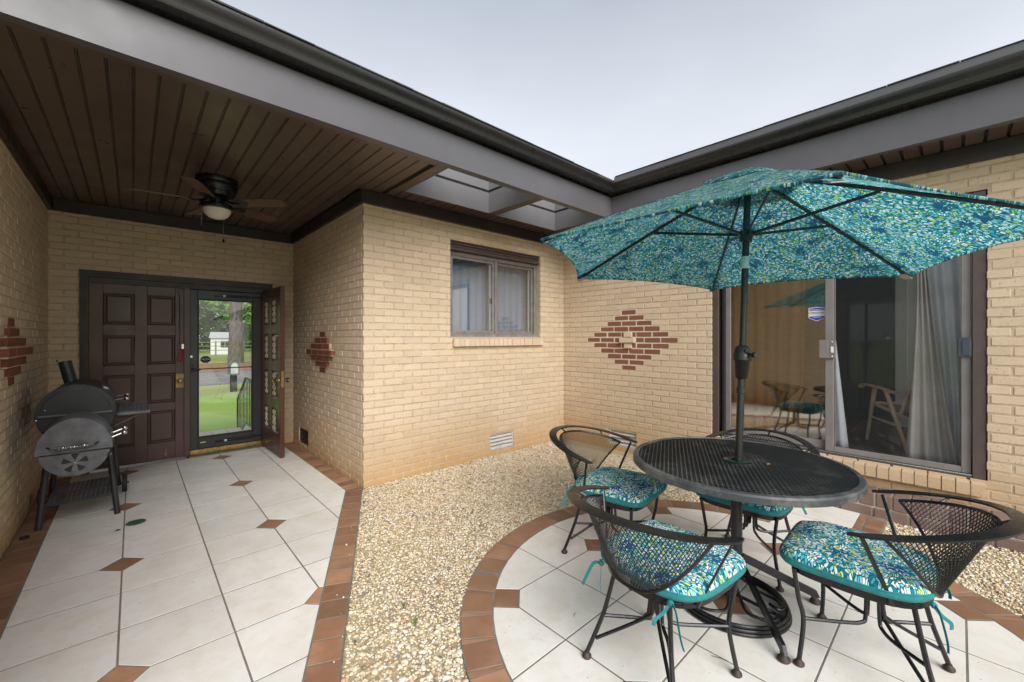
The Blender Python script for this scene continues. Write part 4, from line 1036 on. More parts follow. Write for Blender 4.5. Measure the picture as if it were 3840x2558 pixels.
for i, (a, b) in enumerate(((X0 + t, XM - .018), (XM + .018, X1 - t))):
    s2 = MB(); w = .032; ya, yb = YW + .012 + .018 * i, YW + .030 + .018 * i
    s2.bbox((a, ya, Z0 + t), (a + w, yb, Z1 - t), .003); s2.bbox((b - w, ya, Z0 + t), (b, yb, Z1 - t), .003); s2.bbox((a + w, ya + .0005, Z0 + t), (b - w, yb - .0005, Z0 + t + w), .003); s2.bbox((a + w, ya + .0005, Z1 - t - w), (b - w, yb - .0005, Z1 - t), .003)
    s2.build('sash', M['wingrey'], win, smooth=False)
    MB().box((a + w - .003, ya + .007, Z0 + t + w - .003), (b - w + .003, ya + .011, Z1 - t - w + .003)).build('pane', M['gl_window'], win, smooth=False)
    MB().bbox((b - w - .022, yb + .006, Z0 + t + .01), (b - w - .004, yb + .03, Z1 - t - .01), .003).build('inner_track', M['vinyl'], win, smooth=False)
MB().bbox((XM - .018 - .032 - .030, YW + .010, 1.80), (XM - .018 - .032 - .002, YW + .024, 1.86), .003).build('latch', M['aged'], win, smooth=False)
MB().bbox((X0, YW - .01, Z0 - .0025), (X1, YW + .08, Z0 - .0005), .0005).build('sill_flashing', M['wingrey'], win, smooth=False)
# rooms behind the openings (dark, closed boxes)
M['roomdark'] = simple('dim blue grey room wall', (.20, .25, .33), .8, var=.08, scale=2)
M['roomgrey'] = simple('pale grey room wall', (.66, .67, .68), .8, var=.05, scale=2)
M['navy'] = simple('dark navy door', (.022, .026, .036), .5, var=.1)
M['floorw'] = None
def plank_mat():
    m, nt, b = new_mat('dark plank floor'); v = coords(nt, 'pos', (1, 6, 1))
    c = ramp(nt, noise(nt, coords(nt, 'pos', (1.5, 22, 1)), 3, 6, .7), [(.3, (.040, .028, .022)), (.7, (.13, .095, .075))])
    L(nt, c, b.inputs['Base Color']); b.inputs['Roughness'].default_value = .45; return m
M['floorw'] = plank_mat()
def room(x0, x1, y0, y1, z0, z1, mat, skip):
    m = MB(); t = .05
    F = {'-x': ((x0 - t, y0, z0), (x0, y1, z1)), '+x': ((x1, y0, z0), (x1 + t, y1, z1)), '-y': ((x0, y0 - t, z0), (x1, y0, z1)), '+y': ((x0, y1, z0), (x1, y1 + t, z1)), '+z': ((x0, y0, z1), (x1, y1, z1 + t)), '-z': ((x0, y0, z0 - t), (x1, y1, z0))}
    for k, (a, b) in F.items():
        if k not in skip: m.box(a, b)
    return m
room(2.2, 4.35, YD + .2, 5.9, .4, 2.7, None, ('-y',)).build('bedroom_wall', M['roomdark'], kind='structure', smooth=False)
ZF = .375
rm = room(XE + .2, 8.2, -2.2, 3.4, ZF, 2.72, None, ('-x', '-z', '-y'))     # unseen wall opened with an added window to brighten the room
rm.box((XE + .2, -2.25, ZF), (8.2, -2.2, .95)); rm.box((XE + .2, -2.25, 2.45), (8.2, -2.2, 2.72)); rm.box((XE + .2, -2.25, .951), (4.9, -2.2, 2.449)); rm.box((8.0, -2.25, .951), (8.2, -2.2, 2.449))
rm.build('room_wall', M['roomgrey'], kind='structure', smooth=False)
fl = MB().box((XE + .02, -2.2, ZF - .06), (8.2, 3.4, ZF - .013)).build('room_floor', M['dark'], kind='structure', smooth=False)
yy = -2.2
while yy < 3.38:
    off = random.uniform(0, 1.0); xx = XE + .195 - off
    while xx < 8.2:
        a, b = max(xx, XE + .195), min(xx + 1.2, 8.19)
        if b - a > .05: MB().bbox((a + .001, yy + .001, ZF - .0125), (b - .001, yy + .149, ZF + random.uniform(-.0006, .0006)), .001).build('plank', M['floorw'], fl, smooth=False)
        xx += 1.2
    yy += .15
MB().box((4.905, -2.235, .955), (7.995, -2.232, 2.445)).build('light_diffuser', M['diffuser'], kind='structure', smooth=False)  # added translucent sheet: softens light from the added window, hides the lawn
# partition with a white door frame and a navy panel door seen through the screen
MB().box((6.45, -2.19, ZF), (6.55, .40, 2.71)).build('partition', M['roomgrey'], kind='structure', smooth=False)
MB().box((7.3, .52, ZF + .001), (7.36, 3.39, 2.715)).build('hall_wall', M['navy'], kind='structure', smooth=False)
fr = MB(); fr.bbox((6.40, .40, ZF), (6.60, .50, 2.45), .004); fr.bbox((6.40, .4001, 2.451), (6.60, 1.45, 2.56), .004); fr.build('door_trim', M['white'], kind='structure', smooth=False)
MB().bbox((6.41, -2.18, ZF + .001), (6.448, .399, ZF + .13), .004).build('baseboard', M['white'], kind='structure', smooth=False)
nd = thing('interior_door', 'dark navy panel door standing open inside the room', 'door', (6.62, .52, ZF))
MB().bbox((0, 0, .01), (.04, .80, 2.03), .003).build('leaf', M['navy'], nd, smooth=False)
for c, d in ((.15, .85), (1.0, 1.35), (1.5, 1.9)):
    for a, b in ((.10, .34), (.46, .70)): MB().bbox((-.006, a, c), (-.0005, b, d), .005).build('panel', M['navy'], nd, smooth=False)
MB().sphere((-.05, .06, 1.0), .028, 10, 6).build('knob', M['chrome'], nd)

# ---------------------------------------------------------------- sliding glass door
sy0, sy1, zA, zB = DOOR_E
fo = MB()
XO = XE + .012
fo.bbox((XO, sy0 + .002, zA + .001), (XO + .16, sy0 + .068, zB - .002), .003); fo.bbox((XO, sy1 - .060, zA + .001), (XO + .16, sy1 - .002, zB - .002), .003)
fo.bbox((XO + .001, sy0 + .0685, zB - .075), (XO + .159, sy1 - .0605, zB - .002), .003); fo.bbox((XO + .001, sy0 + .0685, zA + .001), (XO + .159, sy1 - .0605, zA + .022), .003)
sl = fo.build('sliding_door', M['alumd'], house, smooth=False, label='bronze framed sliding glass door with an insect screen on one side')
tr = MB(); tr.bbox((XO + .018, sy0 + .069, zA + .0225), (XO + .026, sy1 - .061, zA + .034), .002); tr.bbox((XO + .052, sy0 + .069, zA + .0225), (XO + .058, sy1 - .061, zA + .038), .002); tr.build('track', M['chrome'], sl, smooth=False)
def panel(y0, y1, x, st_l, st_r, zlo, zhi, brail, mat, gl, nm):
    m = MB(); d = .030
    m.bbox((x, y0, zlo), (x + d, y0 + st_r, zhi), .003); m.bbox((x, y1 - st_l, zlo), (x + d, y1, zhi), .003); m.bbox((x + .0005, y0 + st_r + .0003, zlo), (x + d - .0005, y1 - st_l - .0003, zlo + brail), .003); m.bbox((x + .0005, y0 + st_r + .0003, zhi - .045), (x + d - .0005, y1 - st_l - .0003, zhi), .003)
    o = m.build(nm, mat, sl, smooth=False)
    MB().box((x + .012, y0 + st_r - .004, zlo + brail - .004), (x + .016, y1 - st_l + .004, zhi - .049)).build('pane', gl, sl, smooth=False)
    return o
panel(.735, 1.665, XO + .062, .075, .070, zA + .039, zB - .078, .075, M['alum'], M['gl_bronze'], 'fixed_panel')
panel(-.055, .800, XO + .024, .058, .050, zA + .036, zB - .078, .045, M['alum'], M['gl_screen'], 'screen_panel')
MB().bbox((XO + .010, sy1 - .115, zA + .03), (XO + .055, sy1 - .095, zB - .08), .002).build('side_seal', M['dark'], sl, smooth=False)
# pull handle with lock
hy = .79
hb = MB().bbox((XO + .006, .725, 1.205), (XO + .0235, .840, 1.365), .003); hb.bbox((XO + .001, .775, 1.206), (XO + .0065, .838, 1.364), .002); hb.build('pull_handle', M['alum'], sl, smooth=False)
MB().bbox((XO + .000, .738, 1.255), (XO + .0058, .758, 1.308), .002).build('lock', M['white'], sl, smooth=False)
for z_ in (1.222, 1.348): MB().sphere((XO + .005, .748, z_), .006, 8, 4).build('screw', M['chrome'], sl)
lt = MB().bbox((XO - .002, -.055, 1.245), (XO + .0235, .012, 1.385), .004); lt.bbox((XO - .008, -.05, 1.26), (XO - .0025, -.01, 1.37), .002); lt.build('screen_latch', simple('blue black latch', (.045, .060, .085), .4, var=.2, scale=20), sl, smooth=False)
# security sticker on the fixed pane
stx = XO + .062 + .010; sy_, sz_ = .868, 1.598
shield = [(-.062, .055), (0, .062), (.062, .055), (.062, -.035), (0, -.066), (-.062, -.035)]
T = Matrix.Translation((stx, sy_, sz_)) @ Matrix(((0, 0, -1, 0), (-1, 0, 0, 0), (0, 1, 0, 0), (0, 0, 0, 1)))
MB().prism(shield, 0, .0004, T).build('sticker', M['white'], sl, smooth=False)
MB().prism([(-.057, .049), (0, .056), (.057, .049), (.057, .030), (-.057, .030)], .0005, .0008, T).build('sticker_band', M['bluep'], sl, smooth=False)
MB().prism([(-.057, -.022), (.057, -.022), (.057, -.033), (0, -.060), (-.057, -.033)], .0005, .0008, T).build('sticker_band', M['bluep'], sl, smooth=False)
MB().tube([(-.046 + .010 * math.cos(2 * math.pi * k / 14), .010 + .010 * math.sin(2 * math.pi * k / 14), .0006) for k in range(14)], .0018, 5, closed=True, mat=T).build('sticker_emblem', M['bluep'], sl)
rotl = T.to_euler()
for tx, sz__, dx, dy, mt in (('24 HOUR PROTECTION', .0105, 0, .039, 'white'), ('Monitronics', .0175, .010, .010, 'blackp'), ('1-800-447-9239', .0100, 0, -.033, 'white')):
    o = place('lettering', text_mesh(tx, sz__, 'lettering', M[mt], bold=.0003), sl); p_ = T @ Vector((dx, dy, .0012)); o.location = p_; o.rotation_euler = rotl

# curtains -----------------------------------------------------------------
def curtain(name, label, mat, x, y_of, ztop, zbot, folds, depth, group=None, nz_=26, nu=90, ax='x'):
    """hanging cloth: y_of(v) gives (left, right) at height fraction v (0 top .. 1 bottom)"""
    rows = []; ph = random.uniform(0, 6)
    for i in range(nz_ + 1):
        v = i / nz_; a, b = y_of(v); r_ = []
        for k in range(nu + 1):
            u = k / nu
            w = math.sin(u * folds * 2 * math.pi + ph + .5 * math.sin(v * 3 + u * 5)) * depth * (.55 + .45 * v) + math.sin(u * folds * 4.7 + v * 2.1) * depth * .3
            p = (x + w, a + (b - a) * u, ztop + (zbot - ztop) * v) if ax == 'x' else (a + (b - a) * u, x + w, ztop + (zbot - ztop) * v)
            r_.append(p)
        rows.append(r_)
    c = MB().grid(rows); rows2 = [[(p[0] + (.0018 if ax == 'x' else 0), p[1] + (0 if ax == 'x' else .0018), p[2]) for p in r_] for r_ in rows]
    o = c.build(name, M[mat], smooth=180, label=label, cat='curtain', group=group)
    md = o.modifiers.new('thickness', 'SOLIDIFY'); md.thickness = .0016
    return o
ease = lambda v: v * v * (3 - 2 * v)
curtain('curtain', 'taupe drape flaring at the hem inside the glass door', 'drape', XE + .235, lambda v: (.246 - .03 * math.sin(math.pi * v) + .055 * ease(v), .205 - .195 * v ** 1.5), 2.5, ZF + .012, 3.2, .024)
curtain('curtain', 'white sheer curtain hanging behind the taupe drape', 'sheer', XE + .295, lambda v: (.22 - .12 * ease(v), -.10), 2.5, ZF + .010, 4, .020)
curtain('curtain', 'narrow white curtain hem showing past the door stile', 'sheer', XE + .25, lambda v: (.80, .768 - .100 * max(0, v - .50) / .50), 2.5, ZF + .012, 1.2, .006)
curtain('curtain', 'tan drape behind the bronze reflective pane', 'tandrape', XE + .27, lambda v: (1.70, .98 + .04 * v), 2.5, ZF + .012, 7, .026)
curtain('curtain', 'blue grey curtain behind the window pane with the latch', 'bluesheer', YD + .24, lambda v: (2.55, 3.215), 2.42, .9, 6, .009, 'window curtains', ax='y')
curtain('curtain', 'blue grey curtain behind the window pane next to the corner', 'bluesheer', YD + .26, lambda v: (3.235, 3.97), 2.42, .9, 7, .008, 'window curtains', ax='y')

# wooden lounge chair inside --------------------------------------------------
ch = thing('lounge_chair', 'pale wood armchair with a woven back inside the room', 'chair', (5.30, .27, ZF), R(37))   # faces local +x
for s_ in (-1, 1):
    y_ = s_ * .26
    MB().tube([(.27, y_ - s_ * .015, 0), (.13, y_, .52)], [.014, .019], 10).build('leg', M['wood'], ch)
    MB().tube([(-.27, y_ - s_ * .015, 0), (-.02, y_, .52)], [.014, .019], 10).build('leg', M['wood'], ch)
    MB().tube(bez([(.33, y_, .515), (.28, y_, .545), (.05, y_, .535), (-.20, y_, .505)], 5), .02, 8, flat=(.012, .030), up=(0, 0, 1)).build('armrest', M['wood'], ch)
    MB().tube([(.20, y_ - s_ * .01, .24), (-.17, y_ - s_ * .01, .22)], .010, 8).build('stretcher', M['wood'], ch)
    MB().tube([(.22, y_ * .86, .37), (-.16, y_ * .86, .31), (-.30, y_ * .86, .30)], .016, 8).build('seat_rail', M['wood'], ch)
    MB().tube([(-.12, y_ * .82, .28), (-.40, y_ * .82, .95)], .016, 8).build('back_post', M['wood'], ch)
s2 = MB().grid([[(.22 - .42 * i / 8, -.22 + .44 * k / 8, .375 - .07 * i / 8 - .02 * math.sin(math.pi * k / 8)) for k in range(9)] for i in range(9)]); o = s2.build('seat', M['wicker'], ch); o.modifiers.new('t', 'SOLIDIFY').thickness = .018
s2 = MB().grid([[(-.14 - .27 * i / 8, -.21 + .42 * k / 8, .33 + .60 * i / 8) for k in range(9)] for i in range(9)]); o = s2.build('backrest', M['wicker'], ch); o.modifiers.new('t', 'SOLIDIFY').thickness = .02
MB().tube([(.22, -.24, .37), (.22, .24, .37)], .016, 8).build('front_rail', M['wood'], ch)
# ---------------------------------------------------------------- expanded-metal lattice on a mapped surface
def lattice(fn, ni, nj, keep, r, n=3, mb=None):
    """diamond mesh: nodes where i+j is even; fn(i,j)->point; keep(i,j)->bool"""
    mb = mb or MB()
    for i in range(ni):
        for j in range(nj + 1):
            if (i + j) % 2: continue
            for dj in (-1, 1):
                if 0 <= j + dj <= nj:
                    a, b = keep(i, j), keep(i + 1, j + dj)
                    if a and b: mb.tube([fn(i, j), fn(i + 1, j + dj)], r, n, caps=False)
    return mb
# ---------------------------------------------------------------- mesh patio chair (local: faces +y)
def rail_pt(t, s=1.0, dz=0):
    z = .655 + .095 * max(0, (math.cos(t) + .17) / 1.17) + dz
    return Vector((.328 * s * math.sin(t), -.03 - .37 * s * math.cos(t), z))
TM = R(84)
def top_z(t): return rail_pt(t).z - .030
def surf(t, z):
    d = max(0, .728 - z)
    return Vector(((.290 - .28 * d) * math.sin(t), -.03 - (.318 - .46 * d) * math.cos(t), z))
def low_z(t):
    f = min(1, abs(t) / TM); return .405 + (top_z(t) - .405) * f ** 2.3
def make_chair():
    c = thing('mesh_chair', '', 'chair')
    rail = MB(); ts = [R(-101) + R(202) * i / 56 for i in range(57)]
    # flat curved arm rail
    inner = [rail_pt(t, 1 - .030 / .33) for t in ts]; outer = [rail_pt(t, 1 + .014 / .33) for t in ts]
    rows = []
    for i, t in enumerate(ts):
        e = min(i, len(ts) - 1 - i); k = 1 if e > 3 else (.45 + .55 * e / 3)
        m_ = (inner[i] + outer[i]) / 2; a = m_ + (inner[i] - m_) * k; b = m_ + (outer[i] - m_) * k
        dn = Vector((0, 0, -.008)); rows.append([a, b, b + dn, a + dn])
    rail.grid(rows, closed=True); n4 = len(ts) * 4; rail.add(rows[0], [(0, 1, 2, 3)]); rail.add(rows[-1], [(3, 2, 1, 0)])
    rail.build('arm_rail', M['black'], c, smooth=35)
    edge = MB(); tt = [-TM + 2 * TM * i / 48 for i in range(49)]
    loop = [surf(t, top_z(t)) for t in tt] + [surf(t, low_z(t)) for t in reversed(tt)]
    edge.tube(loop, .0065, 6, closed=True)
    for t in (0, R(58), R(-58)): edge.tube([surf(t, top_z(t)), rail_pt(t, .95) - Vector((0, 0, .006))], .005, 6)
    edge.build('back_rim', M['black'], c)
    ni, nj = 104, 26; Z0_, Z1_ = .40, .74
    def fn(i, j):
        t = -TM + 2 * TM * i / ni; z = Z0_ + (Z1_ - Z0_) * j / nj
        return surf(t, min(max(z, low_z(t)), top_z(t)))
    def keep(i, j):
        t = -TM + 2 * TM * i / ni; z = Z0_ + (Z1_ - Z0_) * j / nj
        return low_z(t) - .014 < z < top_z(t) + .014
    lattice(fn, ni, nj, keep, .0019).build('mesh_back', M['black'], c, kind='stuff')
    # seat: angle-iron frame and mesh pan
    def outline(s=1.0, n=40):
        P = []
        for k in range(n):
            a = 2 * math.pi * k / n; ca, sa = math.cos(a), math.sin(a); ex = .42 if sa > 0 else .75
            P.append((.222 * s * math.copysign(abs(ca) ** ex, ca), .045 + (.222 if sa > 0 else .225) * s * math.copysign(abs(sa) ** ex, sa)))
        return P
    o1, o0 = outline(1.0), outline(.90); n = len(o1)
    fr = MB().grid([[(x, y, .412) for x, y in o1], [(x, y, .382) for x, y in o1], [(x, y, .382) for x, y in outline(.975)], [(x, y, .407) for x, y in outline(.975)], [(x, y, .407) for x, y in o0], [(x, y, .412) for x, y in o0], [(x, y, .412) for x, y in o1]], closed=True)
    fr.build('seat_frame', M['black'], c, smooth=30)
    lattice(lambda i, j: Vector((-.20 + .40 * i / 24, -.15 + .39 * j / 16, .408)), 24, 16, lambda i, j: True, .002).build('seat_mesh', M['black'], c, kind='stuff')
    for sx in (-1, 1):
        MB().tube(bez([(sx * .205, .235, .40), (sx * .188, .222, .27), (sx * .186, .205, .18), (sx * .213, .215, .022)], 6), .0092, 8).build('leg', M['black'], c)
        MB().tube(bez([(sx * .130, -.125, .40), (sx * .150, -.150, .27), (sx * .168, -.170, .18), (sx * .213, -.215, .022)], 6), .0092, 8).build('leg', M['black'], c)
        for sy in (-1, 1):
            MB().lathe([(0, 0), (.017, 0), (.0205, .005), (.0195, .012), (.012, .019), (.010, .026), (0, .026)], 14, Matrix.Translation((sx * .213, sy * .215, 0))).build('foot_cap', M['rust'], c)
            kx, ky = (.186, .205) if sy > 0 else (.165, -.167)
            MB().tube(bez([(sx * kx, ky, .19), (sx * .09, ky * .45, .186), (sx * .042, sy * .034, .192), (sx * .026, sy * .022, .225), (sx * .024, sy * .020, .395)], 5), .0075, 7).build('spring_rod', M['black'], c)
        MB().tube(bez([(sx * .012, -.030, .395), (sx * .012, -.030, .25), (sx * .035, -.055, .205), (sx * .185, -.188, .088)], 5), .0075, 7).build('brace', M['black'], c)
        MB().tube([(sx * .214, -.075, .388), (sx * .224, -.070, .42), (sx * .307, .0, .647)], .01, 6, flat=(.004, .008)).build('arm_post', M['black'], c)
    MB().tube([(0, -.188, .39), surf(0, .408)], .008, 6).build('back_bracket', M['black'], c)
    return c
def make_cushion():
    q = thing('seat_cushion', '', 'cushion')
    def out(s, n=64):
        P = []
        for k in range(n):
            a = 2 * math.pi * k / n; ca, sa = math.cos(a), math.sin(a); ex = .36 if sa > 0 else .62
            P.append((.245 * s * math.copysign(abs(ca) ** ex, ca), .058 + .245 * s * math.copysign(abs(sa) ** ex, sa)))
        return P
    z0 = .413
    wob = lambda a, s: .0035 * math.sin(5 * a + 1) * s
    prof = [(1.005, .035), (.995, .047), (.96, .058), (.88, .067), (.70, .074), (.45, .078), (.2, .079), (.02, .079)]
    rows = [[(x, y, z0 + z + wob(2 * math.pi * k / 64, s)) for k, (x, y) in enumerate(out(s))] for s, z in prof]
    m = MB().grid(rows, closed=True); nb = len(m.v) - 64; m.f.append(tuple(nb + k for k in range(64))); m.build('cover', M['print'], q, smooth=60)
    prof = [(.02, 0), (.92, 0), (.98, .006), (1.008, .016), (1.010, .028), (1.0045, .0352)]
    rows = [[(x, y, z0 + z + (wob(2 * math.pi * k / 64, s) if z > .025 else 0)) for k, (x, y) in enumerate(out(s))] for s, z in prof]
    m = MB().grid(rows, closed=True); m.f.append(tuple(range(63, -1, -1))); m.build('side_band', M['teal'], q, smooth=60)
    MB().tube([(x, y, z0 + .0355 + wob(2 * math.pi * k / 64, 1)) for k, (x, y) in enumerate(out(1.006))], .0034, 6, closed=True).build('piping', M['teal'], q)
    for sx in (-1, 1):
        cx, cy = sx * .165, -.165
        MB().sphere((cx, cy - .012, .418), .014, 8, 5, (1, .8, .8)).build('tie_knot', M['teal'], q)
        for (dx, dy, dz, bend) in ((sx * .075, -.045, -.115, .02), (-sx * .040, -.055, -.085, -.015)):
            MB().tube(bez([(cx, cy - .012, .418), (cx + dx * .4, cy + dy * .6, .418 + dz * .25 + bend), (cx + dx * .8, cy + dy, .418 + dz * .7), (cx + dx, cy + dy * 1.05, .418 + dz)], 6), .006, 6, flat=(.0075, .0014)).build('tie', M['teal'], q)
    return q
spots = [((1.634, .857), R(-97), 'its back to the open tiles, facing the table across the umbrella stand'), ((2.287, .246), 0, ''), ((2.28, 1.535), R(187), ''), ((2.82, .88), R(90), '')]
labs = ['black mesh barrel chair with its back to the tiled porch', 'black mesh barrel chair at the table with its side to the glass door', 'black mesh barrel chair with its back to the gravel and window wall', 'black mesh barrel chair between the table and the glass door']
clabs = ['teal print cushion on the chair turned away from the tiled porch', 'teal print cushion on the chair standing side-on to the glass door', 'teal print cushion on the chair nearest the window wall', 'teal print cushion on the chair between table and glass door']
c0 = make_chair(); k0 = make_cushion()
for i, ((x, y), rz, _) in enumerate(spots):
    c = c0 if i == 0 else copy_tree(c0); c.location = (x, y, .0005); c.rotation_euler = (0, 0, rz); tag(c, labs[i], 'chair', 'mesh chairs round the patio table')
    q = k0 if i == 0 else copy_tree(k0); q.location = (x, y, .0005); q.rotation_euler = (0, 0, rz + random.uniform(-.03, .03)); tag(q, clabs[i], 'cushion', 'cushions on the mesh chairs')
lt_ = MB().bbox((-.03, 0, -.02), (.03, .0012, .02), .0003)      # care tag under one cushion
o = lt_.build('care_tag', M['white'], k0, smooth=False); o.location = (-.03, -.196, .425); o.rotation_euler = (.3, 0, .05)

# ---------------------------------------------------------------- table
TC = Vector((2.335, .795)); ZTT = .740; RT = .522
tb = thing('patio_table', 'round black mesh patio table on a splayed pedestal', 'table', (TC.x, TC.y, 0))
MB().lathe([(RT - .030, ZTT - .003), (RT - .028, ZTT + .002), (RT - .018, ZTT + .003), (RT - .006, ZTT), (RT, ZTT - .008), (RT, ZTT - .032), (RT - .004, ZTT - .036), (RT - .010, ZTT - .036), (RT - .010, ZTT - .012), (RT - .030, ZTT - .010), (RT - .030, ZTT - .003)], 96).build('rim', M['tabletop'], tb, smooth=35)
ni, nj = 46, 92
def tf(i, j): return Vector((-RT + 2 * RT * i / ni, -RT + 2 * RT * j / nj, ZTT - .004))
tm = MB()
lattice(tf, ni, nj, lambda i, j: math.hypot(tf(i, j).x, tf(i, j).y) < RT - .014 and math.hypot(tf(i, j).x, tf(i, j).y) > .028, .0026, 3, tm).build('mesh_top', M['tabletop'], tb, kind='stuff')
MB().lathe([(.024, ZTT - .005), (.024, ZTT + .004), (.058, ZTT + .004), (.064, ZTT + .001), (.064, ZTT - .005)], 28).build('umbrella_collar', M['tealpl'], tb)
MB().tube([(-.0, .0, .17), (0, 0, ZTT - .012)], .0275, 16).build('column', M['black'], tb)
bk = MB()
for a in range(4):
    ca, sa = math.cos(R(45 + 90 * a)), math.sin(R(45 + 90 * a))
    bk.tube([(ca * .03, sa * .03, ZTT - .07), (ca * .30, sa * .30, ZTT - .022), (ca * (RT - .02), sa * (RT - .02), ZTT - .020)], .008, 6)
bk.build('top_brace', M['black'], tb)
for a in range(4):
    ca, sa = math.cos(R(45 + 90 * a)), math.sin(R(45 + 90 * a))
    MB().tube([(ca * .026, sa * .026, .235), (ca * .395, sa * .395, .052), (ca * .402, sa * .402, .028)], .02, 4, flat=(.027, .011), up=(0, 0, 1)).build('leg', M['black'], tb, smooth=False)
    MB().lathe([(0, 0), (.021, 0), (.026, .007), (.024, .016), (.012, .026), (.010, .034), (0, .034)], 14, Matrix.Translation((ca * .402, sa * .402, 0))).build('foot_cap', M['rust'], tb)

# ---------------------------------------------------------------- umbrella stand (ring of rods with scrolls)
sd_ = thing('umbrella_stand', 'black wrought iron ring stand with scrolls under the table', 'umbrella stand', (2.300, .815, 0))
for z, rr in ((.010, .262), (.026, .258), (.042, .252)):
    MB().tube([(rr * math.cos(2 * math.pi * k / 56), rr * math.sin(2 * math.pi * k / 56), z) for k in range(56)], .0085, 8, closed=True).build('ring', M['black'], sd_)
for a in range(3):
    an = R(30 + 120 * a); ca, sa = math.cos(an), math.sin(an)
    MB().tube([(ca * .02, sa * .02, .055), (ca * .25, sa * .25, .035)], .0085, 7).build('spoke', M['black'], sd_)
    for s_ in (-1, 1):
        pth = []
        for (r_, da, z) in ((.03, 0, .16), (.07, s_ * 8, .15), (.10, s_ * 14, .10), (.16, s_ * 16, .055), (.21, s_ * 30, .05), (.235, s_ * 44, .05), (.215, s_ * 54, .055), (.175, s_ * 50, .06)):
            b_ = an + R(60 + da); pth.append((r_ * math.cos(b_), r_ * math.sin(b_), z))
        MB().tube(bez(pth, 5), .0075, 7).build('scroll', M['black'], sd_)
MB().lathe([(0, .04), (.030, .04), (.030, .19), (.024, .20), (.024, .21), (0, .21)], 16).build('socket', M['black'], sd_)

# ---------------------------------------------------------------- umbrella, leaning a little
UB = Vector((2.318, .800)); TXs, TYs = -.041, .0177          # canopy tilt found from its six tips
ax_ = Vector((-TXs, -TYs, 1)).normalized()
um = thing('patio_umbrella', 'teal and lime print market umbrella leaning above the table', 'umbrella', (UB.x, UB.y, .10))
um.rotation_mode = 'QUATERNION'; um.rotation_quaternion = Vector((0, 0, 1)).rotation_difference(ax_)
zz = lambda z: z - .10                                       # local height along the pole
MB().tube([(0, 0, zz(.105)), (0, 0, zz(1.18))], .0185, 16).build('lower_pole', M['plastic'], um)
MB().tube([(0, 0, zz(1.181)), (0, 0, zz(2.22))], .0170, 16).build('upper_pole', M['tealpl'], um)
MB().lathe([(.0186, zz(1.092)), (.0245, zz(1.094)), (.0245, zz(1.122)), (.0186, zz(1.124))], 18).build('pole_collar', M['plastic'], um)
MB().lathe([(.020, zz(1.168)), (.030, zz(1.175)), (.038, zz(1.262)), (.046, zz(1.268)), (.046, zz(1.275)), (.044, zz(1.30)), (.034, zz(1.335)), (.022, zz(1.345)), (.018, zz(1.346))], 22).build('crank_housing', M['plastic'], um, smooth=50)
cd = Vector((cY, -sY, 0)) * .8 + Vector((-sY, -cY, 0)) * .5; cd.normalize()
hnd = MB(); b0 = Vector((0, 0, zz(1.315))) + Vector((-sY, -cY, 0)) * .036
hnd.tube([b0, b0 + Vector((-sY, -cY, 0)) * .016], .012, 10); hnd.tube([b0 + Vector((-sY, -cY, 0)) * .014, b0 + Vector((-sY, -cY, 0)) * .016 + Vector((cY, -sY, 0)) * .030 + Vector((0, 0, -.018))], .009, 8); p_ = b0 + Vector((-sY, -cY, 0)) * .016 + Vector((cY, -sY, 0)) * .030 + Vector((0, 0, -.018)); hnd.tube([p_, p_ + Vector((-sY, -cY, 0)) * .03], .015, 10)
hnd.build('crank_handle', M['plastic'], um)
MB().lathe([(.0172, zz(1.752)), (.0180, zz(1.753)), (.0180, zz(1.815)), (.0172, zz(1.816))], 18).build('label_band', M['lbl'], um)
ZRIM = 1.803; RU = 1.132; A0 = 1.5623; ZAP = 2.262
zr_l = zz(ZRIM + .0); za_l = zz(ZAP)
ZRUN = 1.925
MB().lathe([(.018, zz(ZRUN - .035)), (.030, zz(ZRUN - .03)), (.032, zz(ZRUN)), (.040, zz(ZRUN + .004)), (.040, zz(ZRUN + .022)), (.026, zz(ZRUN + .03)), (.018, zz(ZRUN + .03))], 18).build('runner', M['tealpl'], um)
MB().lathe([(.016, zz(2.19)), (.036, zz(2.195)), (.036, zz(2.225)), (.016, zz(2.235)), (0, zz(2.24))], 18).build('top_hub', M['tealpl'], um)
def tip(k, r=1.0):
    a = A0 + k * math.pi / 3; return Vector((RU * r * math.cos(a), RU * r * math.sin(a), 0))
def rib_z(f): return za_l + (zr_l - za_l) * (f ** 1.06)
for k in range(6):
    pts = [tip(k, f) + Vector((0, 0, rib_z(f) - .014)) for f in (.03, .25, .5, .75, .985)]
    MB().tube(pts, .008, 6, flat=(.0095, .0065), up=(0, 0, 1)).build('rib', M['tealpl'], um)
    a = A0 + k * math.pi / 3
    MB().tube([Vector((.036 * math.cos(a), .036 * math.sin(a), zz(ZRUN + .012))), tip(k, .47) + Vector((0, 0, rib_z(.47) - .022))], .007, 6, flat=(.0085, .005), up=(0, 0, 1)).build('strut', M['tealpl'], um)
    e = tip(k, .985); T = Matrix.Translation(e + Vector((0, 0, zr_l - .012))) @ Matrix.Rotation(a, 4, 'Z') @ Matrix.Rotation(R(22), 4, 'Y')
    MB().bbox((-.055, -.022, -.012), (.004, .022, -.008), .001, T).build('tip_pocket', M['canopy'] if k % 2 else M['greyp'], um, smooth=False)
